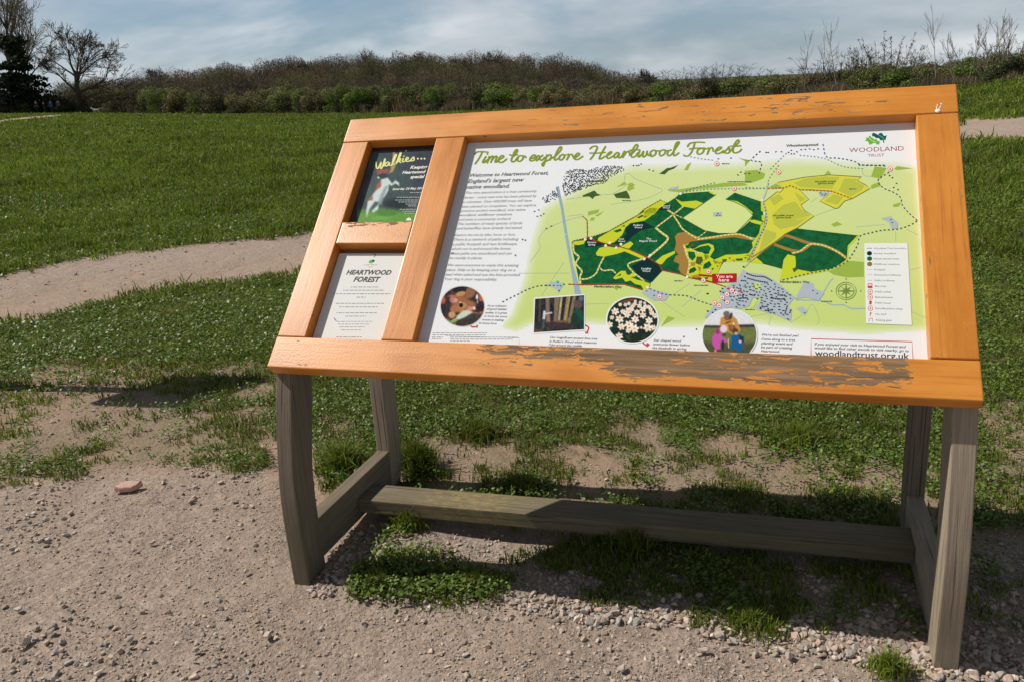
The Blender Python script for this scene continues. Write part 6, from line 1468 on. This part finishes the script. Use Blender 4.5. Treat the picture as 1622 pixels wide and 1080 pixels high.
# low field edge on the far horizon right of the wood
k = NT('far_field'); P = k.coord('Object'); k.base(k.mix(k.noise(P, .08, 3, .6), (.05, .06, .026), (.07, .075, .035))); k.rough(1)
hv = []; xs_ = np.linspace(860, 1500, 60)
for dy in (0, 30):
    for q in xs_:
        d = ray(q, 150); az = math.atan2(d[0], d[1]); r = 420 if dy == 0 else 260
        zt = z_at(q, float(np.interp(q, [860, 1050, 1300, 1500], [131, 127, 116, 104])) if dy == 0 else 165, r); hv.append((CAM[0] + r * math.sin(az), CAM[1] + r * math.cos(az), zt))
n = len(xs_); hf = [(i, i + 1, n + i + 1, n + i) for i in range(n - 1)]
tag(link('hill', mesh_np('hill', hv, [np.array(hf)[:, ::-1]], [k.m])), 'low far hillside', kind='structure')

# straw and bramble along the foot of the hedge
n = 15000; qx = rng.uniform(150, 1660, n); ye = np.interp(qx, TX, TY); d = np.array([ray(a, b) for a, b in zip(qx, ye)]); az = np.arctan2(d[:, 0], d[:, 1]); r = np.interp(az, T_AZ, T_R) + rng.normal(.3, .8, n)
x = CAM[0] + r * np.sin(az); y = CAM[1] + r * np.cos(az); z = ground_h(x, y); cl_ = fbm(qx, qx * 0, .03, 3)
ht = (.45 + 2.4 * np.clip(cl_ - .3, 0, 1)) * rng.uniform(.4, 1.2, n) * np.clip(r / 90, .45, 1)
c = np.array([[.22, .155, .11], [.27, .20, .14], [.16, .115, .08], [.12, .115, .055], [.31, .24, .175]])[rng.integers(0, 5, n)] * rng.uniform(.6, 1.1, (n, 1))
V, Q, T2, C = blade_mesh(x, y, z, ht, np.maximum(.015, r * .0007), c, .25)
tag(link('dry_grass', mesh_np('dry_grass', V, [Q, T2], [LEAF], col=C)), 'dry straw and bramble stems along the foot of the hedge', 'dry grass', kind='stuff')

# ------------------------------------------------------------------ people far off by the trees
def flat(name, c, rough=.85):
    k = NT(name); P = k.coord('Object'); k.base(k.mix(k.noise(P, 9, 3, .6), tuple(x * .8 for x in c), tuple(x * 1.15 for x in c))); k.rough(rough); return k.m
SKIN = flat('skin', (.45, .27, .20), .6)
def skinned(name, verts, edges, rad, m, parent):
    me = bpy.data.meshes.new(name); me.from_pydata(verts, edges, []); me.materials.append(m)
    o = link(name, me, parent); o.modifiers.new('Skin', 'SKIN')
    for i, r in enumerate(rad): me.skin_vertices[0].data[i].radius = r if isinstance(r, tuple) else (r, r)
    me.skin_vertices[0].data[0].use_root = True
    s = o.modifiers.new('Subdivision', 'SUBSURF'); s.levels = 1; s.render_levels = 1
    return o
def person(px, py, hpx, label, coat, legs_c, hair, stride=.12, face=0.0, arm=.1):
    p = None
    pp_, r, m = place(px, -5); h = hpx * m; s = h / 1.75
    o = empty('person', tuple(pp_)); o.rotation_euler = (0, 0, face); o.scale = (s, s, s); tag(o, label, 'person', None)
    v = [(0, 0, .95), (0, .01, 1.2), (0, .02, 1.42), (0, .01, 1.53), (0, -.01, 1.63), (0, -.01, 1.73), (-.10, 0, .90), (-.11, -stride, .50), (-.11, -stride * .9, .08), (-.11, -stride - .14, .03), (.10, 0, .90), (.11, stride * .6, .50), (.11, stride * 1.3, .08), (.11, stride * 1.3 - .14, .03),
         (-.19, .02, 1.40), (-.24, .03 + arm * .3, 1.13), (-.25, -arm, .90), (-.25, -arm - .04, .80), (.19, .02, 1.40), (.24, .03 - arm * .2, 1.13), (.25, arm * .3 - .05, .90), (.25, arm * .3 - .08, .80)]
    e = [(0, 1), (1, 2), (2, 3), (3, 4), (4, 5), (0, 6), (6, 7), (7, 8), (8, 9), (0, 10), (10, 11), (11, 12), (12, 13), (2, 14), (14, 15), (15, 16), (16, 17), (2, 18), (18, 19), (19, 20), (20, 21)]
    skinned('body', v, e, [(.15, .11), (.14, .10), (.13, .09), .05, (.085, .10), (.06, .07), .085, .06, .045, .035, .085, .06, .045, .035, .055, .042, .034, .03, .055, .042, .034, .03], SKIN, o)
    skinned('coat', [v[i] for i in (0, 1, 2, 14, 15, 16, 18, 19, 20)], [(0, 1), (1, 2), (2, 3), (3, 4), (4, 5), (2, 6), (6, 7), (7, 8)], [(.185, .14), (.17, .125), (.16, .115), .07, .058, .05, .07, .058, .05], coat, o)
    skinned('trousers', [v[i] for i in (0, 6, 7, 8, 10, 11, 12)], [(0, 1), (1, 2), (2, 3), (0, 4), (4, 5), (5, 6)], [(.165, .125), .10, .078, .062, .10, .078, .062], legs_c, o)
    bm = bmesh.new(); bmesh.ops.create_uvsphere(bm, u_segments=12, v_segments=8, radius=.112)
    bmesh.ops.delete(bm, geom=[q for q in bm.verts if q.co.z < -.02 and q.co.y < .03], context='VERTS')
    for q in bm.verts: q.co += Vector((0, .012, 1.685))
    me = bpy.data.meshes.new('hair'); bm.to_mesh(me); bm.free(); me.materials.append(hair); link('hair', me, o)
NAVYC = flat('navy_cloth', (.012, .016, .030)); BLUEC = flat('blue_cloth', (.03, .09, .30)); DARKC = flat('dark_cloth', (.02, .02, .024)); JEAN = flat('denim', (.03, .045, .09)); HAIRD = flat('dark_hair', (.02, .014, .01)); PINKC = flat('mauve_cloth', (.12, .08, .16)); HAIRL = flat('fair_hair', (.16, .10, .05))
person(60, 181, 19, 'person in a dark coat, leftmost of the walkers by the trees', DARKC, DARKC, HAIRD, .10, .5)
person(72, 181, 17, 'person in navy, second from left among the walkers by the trees', NAVYC, JEAN, HAIRL, .05, 2.2)
person(83, 181, 19, 'person in a bright blue jacket among the walkers by the trees', BLUEC, JEAN, HAIRD, .12, 1.2)
person(95, 181, 20, 'person in a dark mauve coat, rightmost of the walkers by the trees', PINKC, DARKC, HAIRD, .08, 4.0)
# white dog
pd, r, m = place(153, -3); s = 7.5 * m / .60
dg = empty('dog', tuple(pd)); dg.scale = (s, s, s); dg.rotation_euler = (0, 0, .5); tag(dg, 'small white dog on the grass right of the large bare tree', 'dog')
v = [(.28, 0, .40), (.05, 0, .39), (-.25, 0, .42), (-.38, 0, .52), (-.46, 0, .62), (-.58, 0, .60), (.40, 0, .50), (.46, 0, .60), (.27, -.08, .30), (.31, -.08, .15), (.28, -.08, .02), (.27, .08, .30), (.31, .08, .15), (.28, .08, .02), (-.25, -.08, .28), (-.25, -.08, .14), (-.27, -.08, .02), (-.25, .08, .28), (-.25, .08, .14), (-.27, .08, .02), (-.44, -.06, .71), (-.44, .06, .71)]
e = [(0, 1), (1, 2), (2, 3), (3, 4), (4, 5), (0, 6), (6, 7), (0, 8), (8, 9), (9, 10), (0, 11), (11, 12), (12, 13), (2, 14), (14, 15), (15, 16), (2, 17), (17, 18), (18, 19), (4, 20), (4, 21)]
skinned('body', v, e, [.10, .095, .12, .08, .085, .04, .03, .02, .06, .035, .03, .06, .035, .03, .055, .035, .03, .055, .035, .03, .025, .025], flat('white_fur', (.72, .70, .66)), dg)

# molehills in the far turf
k = NT('dark_soil'); k.base((.05, .042, .034)); k.rough(1); SOILM = k.m
for i, (px, py, w, lab) in enumerate(((210, 219, 11, 'largest dark molehill on the field left of the board'), (155, 215, 7, 'small dark molehill left of the largest one'), (255, 209, 8, 'dark molehill farther off, right of the largest one'), (262, 232, 12, 'low dark molehill nearest the path on the left'))):
    p = on_ground(px, py); m = np.hypot(p[0] - CAM[0], p[1] - CAM[1]) / F_PX; bm = bmesh.new(); bmesh.ops.create_icosphere(bm, subdivisions=3, radius=1)
    for v in bm.verts: q = 1 + random.gauss(0, .10); v.co = Vector((v.co.x * w * m * .6 * q, v.co.y * w * m * .6 * q, max(v.co.z, -.2) * w * m * .32 * q))
    me = bpy.data.meshes.new('molehill'); bm.to_mesh(me); bm.free(); me.materials.append(SOILM); tag(link('molehill', me, loc=tuple(p)), lab, 'molehill')

# ------------------------------------------------------------------ the notice post just outside the left edge (its shadow falls into view)
HT = 2.25
tip = on_ground(350, 619); bx, by = tip[0] + SUN[0] / SUN[2] * HT * .985, tip[1] + SUN[1] / SUN[2] * HT
bz = float(ground_h(bx, by))
pt = empty('notice_post', (bx, by, bz)); tag(pt, 'wooden post with a small upright notice panel standing left of the path edge', 'notice post')
M_POST = weathered('post_oak', seed=8.0)
part('post', rbox((-.045, -.045, -.2), (.045, .045, 1.68), .006, 2), M_POST, None, pt, (0, 0, 0))
bm = rbox((-.05, -.25, 1.60), (.03, .25, HT), .006, 1)
for v_ in bm.verts:
    x0, y0 = v_.co.x, v_.co.y; c, s_ = math.cos(-.45), math.sin(-.45); v_.co.x, v_.co.y = x0 * c - y0 * s_ + .0, x0 * s_ + y0 * c
part('notice_panel', bm, M_POST, None, pt, (0, 0, 0))
